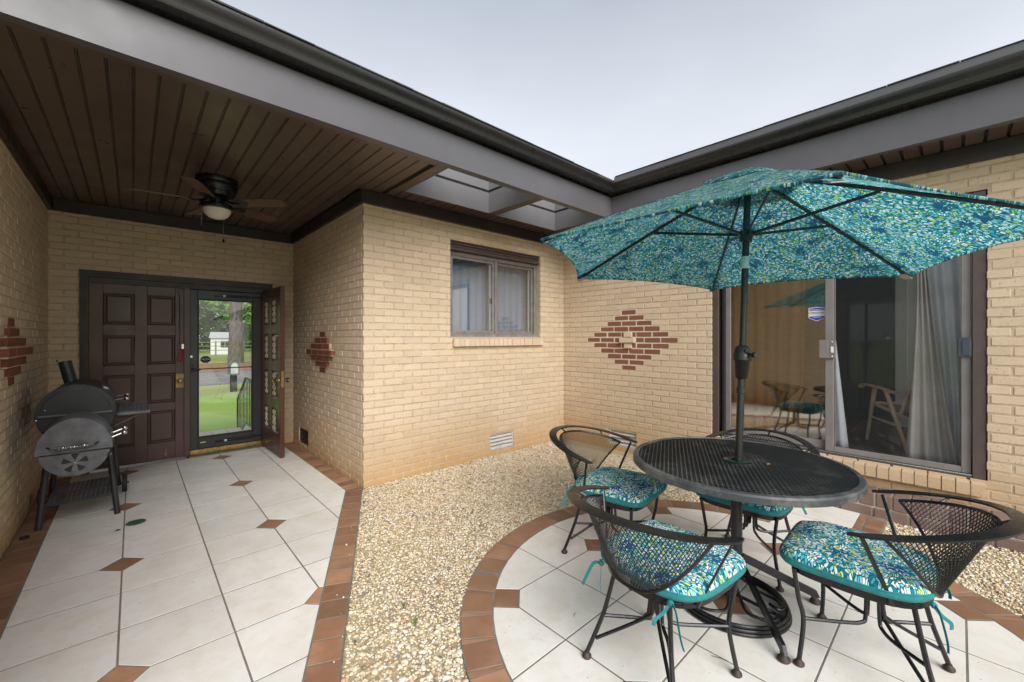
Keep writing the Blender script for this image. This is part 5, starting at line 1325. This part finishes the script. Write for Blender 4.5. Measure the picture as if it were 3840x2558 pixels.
# six canopy panels; edges drawn in between the tips, cloth sagging slightly between ribs
for k in range(6):
    rows = []; NF, NS = 18, 14
    for i in range(NF + 1):
        f = .10 + .90 * i / NF; r_ = []
        for j in range(NS + 1):
            s_ = j / NS; a, b = tip(k, f), tip(k + 1, f); p = a.lerp(b, s_); bow = 4 * s_ * (1 - s_)
            pull = 1 - .050 * bow * f ** 3
            z = rib_z(f) - .020 * bow * f * (1 - .4 * f) + .030 * bow * f ** 4
            r_.append((p.x * pull, p.y * pull, z))
        rows.append(r_)
    hem = [(p[0] * .998, p[1] * .998, p[2] - .009 - .0015 * math.sin(j * 2.1)) for j, p in enumerate(rows[-1])]
    rows.append(hem)
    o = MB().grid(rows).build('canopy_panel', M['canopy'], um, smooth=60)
    cp = o.modifiers.new('t', 'SOLIDIFY'); cp.thickness = .0012
rows = []
for i in range(8):
    f = .0 + .235 * i / 7; rr = []
    for k in range(48):
        s_ = (k % 8) / 8; a, b = tip(k // 8, f), tip(k // 8 + 1, f); p = a.lerp(b, s_); bow = 4 * s_ * (1 - s_)
        rr.append((p.x, p.y, rib_z(f) + .026 - .012 * (f / .235) ** 2 + .006 * math.sin(k * 1.9) * (i / 7) ** 2))
    rows.append(rr)
o = MB().grid(rows, closed=True).build('vent_cap', M['canopy'], um, smooth=60); o.modifiers.new('t', 'SOLIDIFY').thickness = .0012

# ---------------------------------------------------------------- ceiling fan
FC = Vector((.535, 4.37)); fn_ = thing('ceiling_fan', 'black ceiling fan with five walnut blades and a frosted light bowl', 'ceiling fan', (FC.x, FC.y, 0))
MB().lathe([(0, ZS - .0005), (.155, ZS - .001), (.158, ZS - .02), (.150, ZS - .045), (.154, ZS - .055), (.150, ZS - .085), (.135, ZS - .115), (.140, ZS - .12), (.120, ZS - .150), (.08, ZS - .165), (0, ZS - .166)], 40).build('motor_housing', M['black'], fn_, smooth=30)
MB().lathe([(0, ZS - .1665), (.055, ZS - .167), (.055, ZS - .215), (.118, ZS - .222), (.128, ZS - .235), (.128, ZS - .258), (.105, ZS - .262), (0, ZS - .262)], 36).build('light_fitter', M['black'], fn_, smooth=30)
mfrost, nt_, b_ = new_mat('frosted glass bowl'); b_.inputs['Base Color'].default_value = (.62, .60, .55, 1); b_.inputs['Roughness'].default_value = .5; b_.inputs['Subsurface Weight'].default_value = .2
MB().lathe([(.103, ZS - .259), (.101, ZS - .275), (.088, ZS - .305), (.060, ZS - .330), (.025, ZS - .342), (0, ZS - .344)], 32).build('light_bowl', mfrost, fn_, smooth=60)
for k in range(5):
    a = R(30 + 72 * k); T = Matrix.Rotation(a, 4, 'Z'); zb_ = ZS - .200
    poly = [(.19, -.045), (.24, -.058), (.52, -.066), (.57, -.056), (.59, -.03), (.59, .03), (.57, .056), (.52, .066), (.24, .058), (.19, .045)]
    Tb = T @ Matrix.Translation((0, 0, zb_)) @ Matrix.Rotation(R(-13), 4, 'X')
    MB().prism(poly, -.0035, .0035, Tb).build('blade', M['fanblade'], fn_, smooth=False)
    arm = MB(); arm.tube([T @ Vector(p) for p in ((.07, 0, zb_ + .02), (.12, 0, zb_ - .004), (.20, 0, zb_ - .008))], .010, 6); arm.prism([(.15, -.016), (.19, -.04), (.235, -.046), (.25, -.02), (.27, 0), (.25, .02), (.235, .046), (.19, .04), (.15, .016)], -.009, -.0037, Tb); arm.build('blade_bracket', M['black'], fn_)
for (dx, dy, ln) in ((-.112, -.03, .175), (.060, .10, .235)):
    c = MB(); c.tube([(dx, dy, ZS - .25), (dx, dy, ZS - .25 - ln)], .0016, 5); o = c.build('pull_chain', M['chrome'], fn_)
    MB().lathe([(0, 0), (.0095, .004), (.0085, .016), (.002, .036), (0, .036)], 10, Matrix.Translation((dx, dy, ZS - .25 - ln - .034))).build('pull_bob', M['black'], fn_)

# ---------------------------------------------------------------- barrel smoker grill (axis along Y)
gr = thing('barrel_grill', 'black barrel smoker grill with an offset firebox beside the brick wall', 'grill', (0, 0, 0))
GX, GZ, GRr = -.318, .795, .215
def drum(cx, cz, r, y0, y1, a0, a1, n=26, sq=1.0):
    """part of a horizontal drum between angles a0..a1 (deg, 0=+x, 90=up), with end discs"""
    m = MB(); ring = [(cx + r * math.cos(R(a0 + (a1 - a0) * k / n)), cz + r * sq * math.sin(R(a0 + (a1 - a0) * k / n))) for k in range(n + 1)]
    m.grid([[(x, y0, z) for x, z in ring], [(x, y0 + .006, cz + (z - cz) * 1.0) for x, z in ring], [(x, y1, z) for x, z in ring]])
    for y in (y0, y1): m.add([(x, y, z) for x, z in ring], [tuple(range(len(ring)))])
    return m
drum(GX, GZ - .002, GRr - .006, 4.552, 5.15, 182, 358).build('barrel', M['grill'], gr, smooth=35)
lid = drum(GX, GZ + .002, GRr + .004, 4.545, 5.157, -2, 182, sq=1.06); lid.build('lid', M['grill'], gr, smooth=35)
# pressed rib on the lid end, seam along the bottom edge
MB().tube([(GX + (GRr - .028) * math.cos(R(a)), 4.5435, GZ + .02 + (GRr - .03) * math.sin(R(a))) for a in range(8, 174, 6)], .003, 5).build('pressed_rib', M['grill'], gr)
MB().bbox((GX - GRr + .02, 4.5425, GZ + .004), (GX + GRr - .02, 4.5445, GZ + .016), .001).build('lid_lip', M['grillg'], gr, smooth=False)
MB().bbox((GX + GRr - .03, 4.54, GZ - .006), (GX + GRr + .012, 5.16, GZ + .002), .002).build('lid_flange', M['grill'], gr, smooth=False)
MB().sphere((GX - GRr + .055, 4.541, GZ + .055), .006, 8, 5).build('rivet', M['chrome'], gr); MB().sphere((GX - GRr + .012, 4.546, GZ - .016), .011, 8, 5).build('hinge_bolt', M['chrome'], gr)
# thermometer on the lid
T = Matrix.Translation((GX + .143, 4.80, GZ + .175)) @ Matrix.Rotation(R(46), 4, 'Y')
MB().lathe([(0, 0), (.030, 0), (.030, .012), (.026, .014), (0, .014)], 18, T).build('thermometer', M['chrome'], gr)
MB().lathe([(0, .0145), (.022, .0145), (0, .016)], 14, T).build('dial', M['blackp'], gr)
h_ = MB(); h_.tube([(GX + .206, 4.70, GZ + .075), (GX + .275, 4.70, GZ + .085), (GX + .275, 5.0, GZ + .085), (GX + .206, 5.0, GZ + .075)], .006, 7); h_.build('lid_handle', M['black'], gr)
for y in (4.70, 5.0): MB().sphere((GX + .277, y, GZ + .085), .018, 10, 6).build('handle_knob', M['chrome'], gr)
# stack
st_ = MB(); pth = [Vector((-.385, 5.08, 1.00)), Vector((-.425, 5.10, 1.185))]; st_.tube(pth, .042, 18, caps=False); st_.tube([pth[0], pth[1]], .039, 18, caps=False); st_.build('chimney', M['grill'], gr)
MB().tube([pth[1] + Vector((-.042, 0, -.004)), pth[1] + Vector((-.046, 0, .016))], .005, 6).build('damper_tab', M['grill'], gr)
# perforated sheets
def perforated(name, x0, x1, y0, y1, z, px, py, mat, parent, slot=.62):
    m = MB(); nx = max(1, round((x1 - x0) / px)); ny = max(1, round((y1 - y0) / py)); dx, dy = (x1 - x0) / nx, (y1 - y0) / ny
    for i in range(nx):
        for j in range(ny):
            a, b = x0 + dx * i, y0 + dy * j; cx, cy = a + dx / 2, b + dy / 2; hx, hy = dx * slot / 2, dy * slot / 2
            ou = [(a, b), (a + dx, b), (a + dx, b + dy), (a, b + dy)]; inn = [(cx, cy - hy), (cx + hx, cy), (cx, cy + hy), (cx - hx, cy)]
            vs = [(p[0], p[1], z) for p in ou] + [(p[0], p[1], z) for p in inn]
            m.add(vs, [(0, 1, 4), (1, 5, 4), (1, 2, 5), (2, 6, 5), (2, 3, 6), (3, 7, 6), (3, 0, 7), (0, 4, 7)])
    o = m.build(name, mat, parent, smooth=False); o.modifiers.new('t', 'SOLIDIFY').thickness = .002; return o
fs = thing('front_shelf', None, None); fs.parent = gr
perforated('shelf_sheet', -.095, .098, 4.64, 5.30, .772, .024, .030, M['grillg'], fs)
e = MB(); e.bbox((-.100, 4.634, .752), (.104, 4.640, .776), .001); e.bbox((.098, 4.6405, .752), (.104, 5.30, .776), .001); e.bbox((-.1, 5.3005, .752), (.104, 5.306, .776), .001); e.build('shelf_edge', M['grillg'], fs, smooth=False)
for y in (4.70, 5.22): MB().tube([(.07, y, .756), (-.125, y, .655)], .005, 6).build('shelf_strut', M['grillg'], gr)
# firebox
FX, FZ, FR = -.300, .588, .188
drum(FX, FZ - .002, FR - .014, 4.218, 4.54, 184, 356).build('firebox', M['grillg'], gr, smooth=35)
drum(FX, FZ + .002, FR, 4.205, 4.545, -2, 182, sq=1.22).build('firebox_lid', M['grillg'], gr, smooth=35)
MB().tube([(FX + FR * math.cos(R(a)), 4.235, FZ + FR * 1.225 * math.sin(R(a))) for a in range(20, 150, 8)], .004, 5, flat=(.0025, .012)).build('lid_strap', M['grillg'], gr)
MB().bbox((FX - FR - .002, 4.200, FZ - .002), (FX + FR + .002, 4.206, FZ + .010), .001).build('lid_lip', M['grillg'], gr, smooth=False)
dm = MB().lathe([(0, 0), (.072, 0), (.072, .003), (0, .003)], 32, Matrix.Translation((FX - .002, 4.2175, FZ - .082)) @ Matrix.Rotation(R(90), 4, 'X')); dm.build('damper_plate', M['grillg'], gr)
for k in range(5):
    a0 = R(90 + 72 * k - 19); a1 = R(90 + 72 * k + 19); r0, r1 = .014, .066
    P = [(r0 * math.cos((a0 + a1) / 2), r0 * math.sin((a0 + a1) / 2))] + [(r1 * math.cos(a0 + (a1 - a0) * i / 5), r1 * math.sin(a0 + (a1 - a0) * i / 5)) for i in range(6)]
    MB().prism(P, .0032, .0038, Matrix.Translation((FX - .002, 4.2175, FZ - .082)) @ Matrix.Rotation(R(90), 4, 'X')).build('damper_slot', M['blackp'], gr, smooth=False)
MB().sphere((FX - .002, 4.212, FZ - .082), .008, 8, 5).build('damper_pin', M['chrome'], gr)
MB().tube([(FX - .002, 4.210, FZ - .082), (FX - .045, 4.208, FZ - .090)], .003, 5).build('damper_lever', M['grillg'], gr)
co = MB(); N_ = 13 * 10; co.tube([(FX - .082 + .148 * i / N_, 4.178 + .010 * math.cos(i * 2 * math.pi / 10), FZ + .038 + .010 * math.sin(i * 2 * math.pi / 10)) for i in range(N_ + 1)], .0028, 5); co.build('spring_grip', M['chrome'], gr)
for s_ in (0, 1):
    xx = FX - .135 + .25 * s_; MB().tube([(xx, 4.204, FZ + .046), (xx + (.02 if not s_ else -.02), 4.178, FZ + .040), (FX - .082 + .148 * s_, 4.178, FZ + .038)], .005, 6).build('grip_bracket', M['black'], gr)
MB().bbox((FX + .10, 4.212, FZ - .062), (FX + .185, 4.2165, FZ - .046), .001).build('latch_bar', M['grillg'], gr, smooth=False); MB().sphere((FX + .168, 4.206, FZ - .050), .008, 8, 5).build('latch_bolt', M['black'], gr)
fh = MB(); fh.tube([(FX + FR - .004, 4.26, FZ + .06), (FX + FR + .06, 4.26, FZ + .085), (FX + FR + .06, 4.46, FZ + .085), (FX + FR - .004, 4.46, FZ + .06)], .0055, 7); fh.build('firebox_handle', M['chrome'], gr)
for y in (4.26, 4.46): MB().sphere((FX + FR + .063, y, FZ + .086), .018, 10, 6).build('handle_knob', M['chrome'], gr)
# legs, wheels, bottom shelf
for (xa, xb) in ((-.452, -.505), (-.158, -.092)): MB().tube([(xa, 4.58, .68), (xb, 4.492, .002)], [.021, .019], 12).build('leg', M['grill'], gr)
for (xa, xb) in ((-.455, -.505), (-.145, -.098)): MB().tube([(xa, 5.12, .66), (xb, 5.135, .055)], [.020, .019], 12).build('leg', M['grill'], gr)
for xw in (-.555, -.058):
    T = Matrix.Translation((xw - .017, 5.10, .078)) @ Matrix.Rotation(R(90), 4, 'Y')
    w_ = MB().lathe([(.044, .002), (.068, 0), (.076, .005), (.077, .017), (.076, .029), (.068, .034), (.044, .032), (.044, .002)], 28, T).build('wheel', M['rubber'], gr, smooth=40)
    MB().lathe([(0, .008), (.0435, .006), (.0435, .028), (0, .026)], 20, T).build('hub', M['plastic'], w_)
MB().tube([(-.57, 5.10, .078), (-.03, 5.10, .078)], .007, 8).build('axle', M['grill'], gr)
bs = thing('bottom_shelf', None, None); bs.parent = gr
perforated('shelf_sheet', -.470, -.125, 4.515, 5.06, .165, .026, .034, M['grillg'], bs)
e = MB(); e.bbox((-.478, 4.505, .148), (-.118, 4.511, .170), .001); e.bbox((-.478, 4.5115, .148), (-.472, 5.07, .170), .001); e.bbox((-.124, 4.5115, .148), (-.118, 5.07, .170), .001); e.build('shelf_edge', M['grill'], bs, smooth=False)

# ---------------------------------------------------------------- small things
dr = thing('floor_drain', 'round green slotted drain cover set in the porch tiles', 'drain', (.014, 4.178, .001))
MB().lathe([(.050, 0), (.058, 0), (.058, .003), (.050, .004), (.050, 0)], 32).build('ring', M['greenpl'], dr)
MB().lathe([(0, .0), (.0495, .0), (.0495, .0008), (0, .0008)], 28).build('sump', M['blackp'], dr)
for k in range(-4, 5):
    hw = math.sqrt(max(0, .0495 ** 2 - (k * .011) ** 2)); MB().bbox((k * .011 - .0035, -hw, .0009), (k * .011 + .0035, hw, .0032), .0006).build('bar', M['greenpl'], dr, smooth=False)
MB().lathe([(0, 0), (.024, 0), (.024, .012), (.020, .015), (0, .015)], 22, Matrix.Translation((-.553, 4.362, .001))).build('plastic_cap', M['rubber'], label='small black plastic cap on the brown border tiles', cat='cap')
lf = MB(); lf.add([(0, 0, .002), (.018, .010, .007), (.034, .004, .004), (.022, -.010, .003), (.008, -.012, .006)], [(0, 1, 4), (1, 2, 3), (1, 3, 4)]); o = lf.build('dry_leaf', M['rust'], smooth=False, label='curled brown dry leaf on the porch tiles', cat='leaf'); o.location = (-.10, 4.09, .001); o.modifiers.new('t', 'SOLIDIFY').thickness = .0008
for (x, y, rz, s_, lb_) in ((1.62, 1.30, .4, .8, 'short dry pine needle on the round patio tiles'), (1.86, .70, 1.9, 1.6, 'long dry pine needle on the tiles beside a chair foot')):
    o = MB().tube([(-.02 * s_, 0, .002), (0, .003, .006), (.02 * s_, 0, .002)], .0011, 5).build('pine_needle', M['rust'], label=lb_, cat='pine needle'); o.location = (x, y, .001); o.rotation_euler = (0, 0, rz)
lf2 = MB(); lf2.add([(0, 0, 0), (.02, .008, .003), (.038, 0, .001), (.02, -.010, .002)], [(0, 1, 3), (1, 2, 3)]); o = lf2.build('fallen_leaf', simple('tan leaf', (.28, .15, .07), .8), smooth=False, label='small tan leaf lying on the mesh table top', cat='leaf'); o.location = (2.36, .66, ZTT + .001); o.modifiers.new('t', 'SOLIDIFY').thickness = .0008
# tufts of grass in the gravel
M['blade'] = simple('grass blade', (.10, .17, .04), .8, var=.3)
for (x, y) in ((1.02, 1.93), (1.0, 1.78)):
    t = MB()
    for k in range(7):
        a = random.uniform(0, 6.28); l = random.uniform(.02, .045); dx, dy = math.cos(a) * l * .5, math.sin(a) * l * .5
        t.tube(bez([(0, 0, -.01), (dx * .4, dy * .4, l * .6), (dx, dy, l)], 3), [.0022, .002, .002, .0018, .0015, .001, .0004], 4)
    o = t.build('grass_tuft', M['blade'], label='tiny green grass tuft sprouting in the gravel', cat='grass', group='grass tufts in the gravel', kind='stuff'); o.location = (x, y, 0)
# pliers hung on the surface bolt
pl = thing('pliers', 'red handled pliers hanging on the closed door leaf', 'pliers', (.412, 6.045, 1.21))
for s_ in (-1, 1): MB().tube(bez([(.008 * s_, 0, .06), (.004 * -s_, 0, .03), (.018 * -s_ - .012, 0, -.03), (.012 * -s_ - .026, 0, -.10)], 5), .0075, 7).build('grip', M['redgrip'], pl)
MB().bbox((-.008, -.008, .045), (.018, .006, .105), .003).build('jaw', M['chrome'], pl)

# ---------------------------------------------------------------- beyond the storm door
pc = MB().box((-1.5, YB + .20, OUT - .1), (3.2, 8.05, -.104)).build('porch_slab', M['grout'], kind='structure', smooth=False)
x = -1.5
while x < 3.2:
    for yy_ in (7.75,):
        MB().bbox((x + .004, yy_, -.1035), (x + .196, 8.06, -.096), .002).build('paver', M['cream'], pc, smooth=False)
    x += .2
MB().bbox((.0, 8.06, OUT - .05), (1.9, 8.36, -.27), .004).build('porch_step', M['grout'], kind='structure', smooth=False)
hr = thing('handrail', 'black iron stair handrail outside the storm door', 'railing')
RX = 1.30; P0, P1, P2 = (RX, 7.0, .745), (RX, 7.60, .745), (RX, 8.28, .345)
MB().tube([P0, P1, P2], .018, 8).build('top_rail', M['black'], hr); MB().tube([(RX, 7.0, .05), (RX, 7.60, .05), (RX, 8.28, -.33)], .012, 8).build('bottom_rail', M['black'], hr)
def zt_(y): return .745 if y < 7.6 else .745 - (y - 7.6) * .40 / .68
def zb__(y): return .05 if y < 7.6 else .05 - (y - 7.6) * .38 / .68
MB().tube([(RX, 8.28, -.5), (RX, 8.28, .345)], .014, 8).build('post', M['black'], hr); MB().tube([(RX, 7.0, -.10), (RX, 7.0, .745)], .014, 8).build('post', M['black'], hr)
y = 7.09
while y < 8.25: MB().tube([(RX, y, zb__(y)), (RX, y, zt_(y))], .006, 6).build('baluster', M['black'], hr); y += .115
mb_ = thing('mailbox', 'grey mailbox on a dark wooden post beside the road', 'mailbox', (2.58, 17.2, OUT))
MB().bbox((-.10, -.06, 0), (.10, .06, .66), .006).build('post', simple('dark post', (.035, .033, .032), .8, var=.3, scale=9), mb_, smooth=False)
mg = simple('grey mailbox plastic', (.085, .09, .095), .5)
bx = [(-.145, .60), (.145, .60), (.145, .92)] + [(.145 * math.cos(R(a)), .92 + .145 * math.sin(R(a))) for a in range(15, 180, 15)] + [(-.145, .92)]
MB().prism(bx, -.22, .22, Matrix.Rotation(R(90), 4, 'X')).build('box', mg, mb_, smooth=False)
MB().prism([(x * .72, .66 + (z - .62) * .82) for x, z in bx], .2205, .228, Matrix.Rotation(R(90), 4, 'X')).build('door', simple('pale grey mailbox door', (.42, .43, .43), .5), mb_, smooth=False)
MB().bbox((-.06, -.232, .92), (.06, -.2285, .95), .001).build('handle', M['white'], mb_, smooth=False)
# shed, fence, trees
sh = thing('white_shed', 'small white shed across the road beyond the fence', 'shed', (7.75, 58.0, OUT), R(-12))
MB().box((-1.1, -1.5, 0), (1.1, 1.5, 1.9)).build('wall', M['white'], sh, smooth=False)
MB().prism([(-1.75, 1.85), (1.75, 1.85), (0, 2.55)], -1.25, 1.25, Matrix.Rotation(R(90), 4, 'Z') @ Matrix.Rotation(R(90), 4, 'X')).build('roof', simple('grey shed roof', (.45, .46, .46), .7), sh, smooth=False)
wn = MB().bbox((-.2, -1.54, .8), (.7, -1.505, 1.5), .004).build('window', M['navy'], sh, smooth=False)
for xx in (-.2, .2, .64): MB().bbox((xx, -1.56, .78), (xx + .06, -1.5405, 1.52), .003).build('frame', M['greyp'], wn, smooth=False)
fe = thing('rail_fence', 'weathered grey three-rail fence across the road', 'fence', (0, 54.0, OUT))
gw = simple('weathered fence wood', (.22, .22, .21), .9, var=.25)
x = -6
while x < 24:
    MB().bbox((x - .07, -.07, 0), (x + .07, .07, 1.55), .01).build('post', gw, fe, smooth=False)
    for z in (.55, 1.0, 1.42): MB().bbox((x + .07, -.03, z - .035), (x + 2.43, .03, z + .035), .01).build('rail', gw, fe, smooth=False)
    x += 2.5
def leaf_mat(name, a, b):
    m, nt, bs_ = new_mat(name); c = ramp(nt, attr(nt, 'rnd'), [(0, a), (1, b)]); L(nt, c, bs_.inputs['Base Color']); bs_.inputs['Roughness'].default_value = .7
    tr = N(nt, 'ShaderNodeBsdfTranslucent'); L(nt, c, tr.inputs[0]); mx = N(nt, 'ShaderNodeMixShader'); mx.inputs[0].default_value = .4
    L(nt, bs_.outputs[0], mx.inputs[1]); L(nt, tr.outputs[0], mx.inputs[2]); L(nt, mx.outputs[0], nt.nodes['Material Output'].inputs[0]); return m
M['leafd'] = leaf_mat('dark foliage', (.08, .19, .045), (.25, .42, .13)); M['leafl'] = leaf_mat('bright foliage', (.14, .29, .04), (.38, .56, .13)); M['pine'] = leaf_mat('pine foliage', (.08, .18, .07), (.24, .40, .18))
def bark_mat():
    m, nt, b = new_mat('pine bark'); v = coords(nt, 'pos', (7, 7, 2.0)); n = noise(nt, v, 1.3, 6, .7)
    L(nt, ramp(nt, n, [(.35, (.045, .038, .034)), (.65, (.16, .135, .12))]), b.inputs['Base Color']); b.inputs['Roughness'].default_value = .95; bump(nt, b, n, 1, .12); return m
M['bark'] = bark_mat()
def tree(name, label, loc, h, tr_r, blobs, leaf, nleaf, size, limbs=6, group=None, cat='tree'):
    t = thing(name, label, cat, loc, 0, group)
    tk = MB(); pts = [(random.uniform(-.05, .05) * k * .3, random.uniform(-.05, .05) * k * .3, h * k / 6) for k in range(7)]; tk.tube(pts, [tr_r * 1.25, tr_r, tr_r * .92, tr_r * .85, tr_r * .72, tr_r * .5, tr_r * .2], 14)
    for k in range(limbs):
        z = h * random.uniform(.35, .9); a = random.uniform(0, 6.28); l = h * random.uniform(.12, .25)
        tk.tube(bez([(0, 0, z), (math.cos(a) * l * .5, math.sin(a) * l * .5, z + l * .1), (math.cos(a) * l, math.sin(a) * l, z - l * .05)], 4), [tr_r * .22 * (1 - i / 9) + .01 for i in range(9)], 6)
    tk.build('trunk', M['bark'], t)
    V = []; F = []; Rn = []
    per = nleaf // len(blobs)
    for (bx, by, bz, br, bh) in blobs:
        n = per; d = rng.normal(0, 1, (n, 3)); d /= np.linalg.norm(d, axis=1)[:, None]; rad = rng.uniform(.35, 1, n) ** .5
        # clumps
        cl_ = rng.normal(0, 1, (28, 3)); cl_ /= np.linalg.norm(cl_, axis=1)[:, None]; ci = rng.integers(0, 28, n)
        c = cl_[ci] * .78 + d * rad[:, None] * .42
        P = c * np.array([br, br, bh]) + np.array([bx, by, bz])
        q = rng.normal(0, 1, (n, 3)); w = rng.normal(0, 1, (n, 3)); q /= np.linalg.norm(q, axis=1)[:, None]; w -= q * (q * w).sum(1)[:, None]; w /= np.linalg.norm(w, axis=1)[:, None]
        s_ = size * rng.uniform(.6, 1.4, n)[:, None]
        o = len(V) * 4 if False else sum(len(v) for v in V)
        V.append(np.stack([P - q * s_, P - w * s_ * .55, P + q * s_, P + w * s_ * .55], 1).reshape(-1, 3)); F.append(np.arange(n * 4).reshape(-1, 4) + o); Rn.append(np.repeat(np.clip(rng.uniform(0, 1, n) * .6 + .4 * (cl_[ci][:, 2] * .5 + .5), 0, 1), 4))
    V = np.concatenate(V); F = np.concatenate(F); Rn = np.concatenate(Rn)
    me = bpy.data.meshes.new('crown'); me.from_pydata(V.tolist(), [], F.tolist()); at = me.attributes.new('rnd', 'FLOAT', 'POINT'); at.data.foreach_set('value', Rn.astype(np.float32)); me.materials.append(M[leaf]); me.update()
    place('crown', me, t); return t
tree('pine_tree', 'tall pine with a thick grey trunk standing across the road', (5.62, 36.5, OUT), 17, .42, [(-1.5, 0, 11, 4.5, 3), (2.2, 1, 10, 4, 2.5), (-3.0, .5, 6.4, 2.6, 1.5), (2.8, .3, 6.8, 2.0, 1.1), (0, 0, 15, 3.5, 3)], 'pine', 9000, .22, 9)
blob = lambda r, h, zc: [(random.uniform(-.4, .4) * r, random.uniform(-.4, .4) * r, zc + random.uniform(-.3, .3) * h, r * random.uniform(.7, 1), h * random.uniform(.7, 1)) for _ in range(4)]
for i, (x, y, h, lf_, lab) in enumerate(((-2.5, 66, 15, 'leafd', 'dark round tree rising behind the rail fence'), (4.5, 72, 17, 'leafl', 'tall light green tree behind the white shed'), (11, 66, 14, 'leafl', 'bright green tree to the right of the pine trunk'), (17, 70, 17, 'leafd', 'dark tree well beyond the fence to the right of the shed'), (1.4, 61, 10, 'leafd', 'smaller dark tree between the fence and the shed'))):
    tree('broadleaf_tree', lab, (x, y, OUT), h * .8, .28, blob(h * .34, h * .36, h * .58), lf_, 6500, .30, 6, 'trees across the road')
rngw = random.Random(3)
wv = []; wf = []; wr_ = []
n = 26000
P = np.stack([rng.uniform(-40, 60, n), rng.uniform(84, 96, n), OUT + rng.uniform(0, 1, n) ** .8 * (13 + 4 * np.sin(rng.uniform(-40, 60, n) * .4))], 1)
q = rng.normal(0, 1, (n, 3)); w = rng.normal(0, 1, (n, 3)); s_ = .75
V = np.stack([P - q * s_ * .6, P - w * s_ * .4, P + q * s_ * .6, P + w * s_ * .4], 1).reshape(-1, 3)
me = bpy.data.meshes.new('far_wood'); me.from_pydata(V.tolist(), [], np.arange(n * 4).reshape(-1, 4).tolist()); at = me.attributes.new('rnd', 'FLOAT', 'POINT'); at.data.foreach_set('value', np.repeat(rng.uniform(0, 1, n), 4).astype(np.float32)); me.materials.append(M['leafd']); me.update()
place('far_wood', me, None, kind='stuff', label='dense green wood closing the view beyond the road', cat='wood')
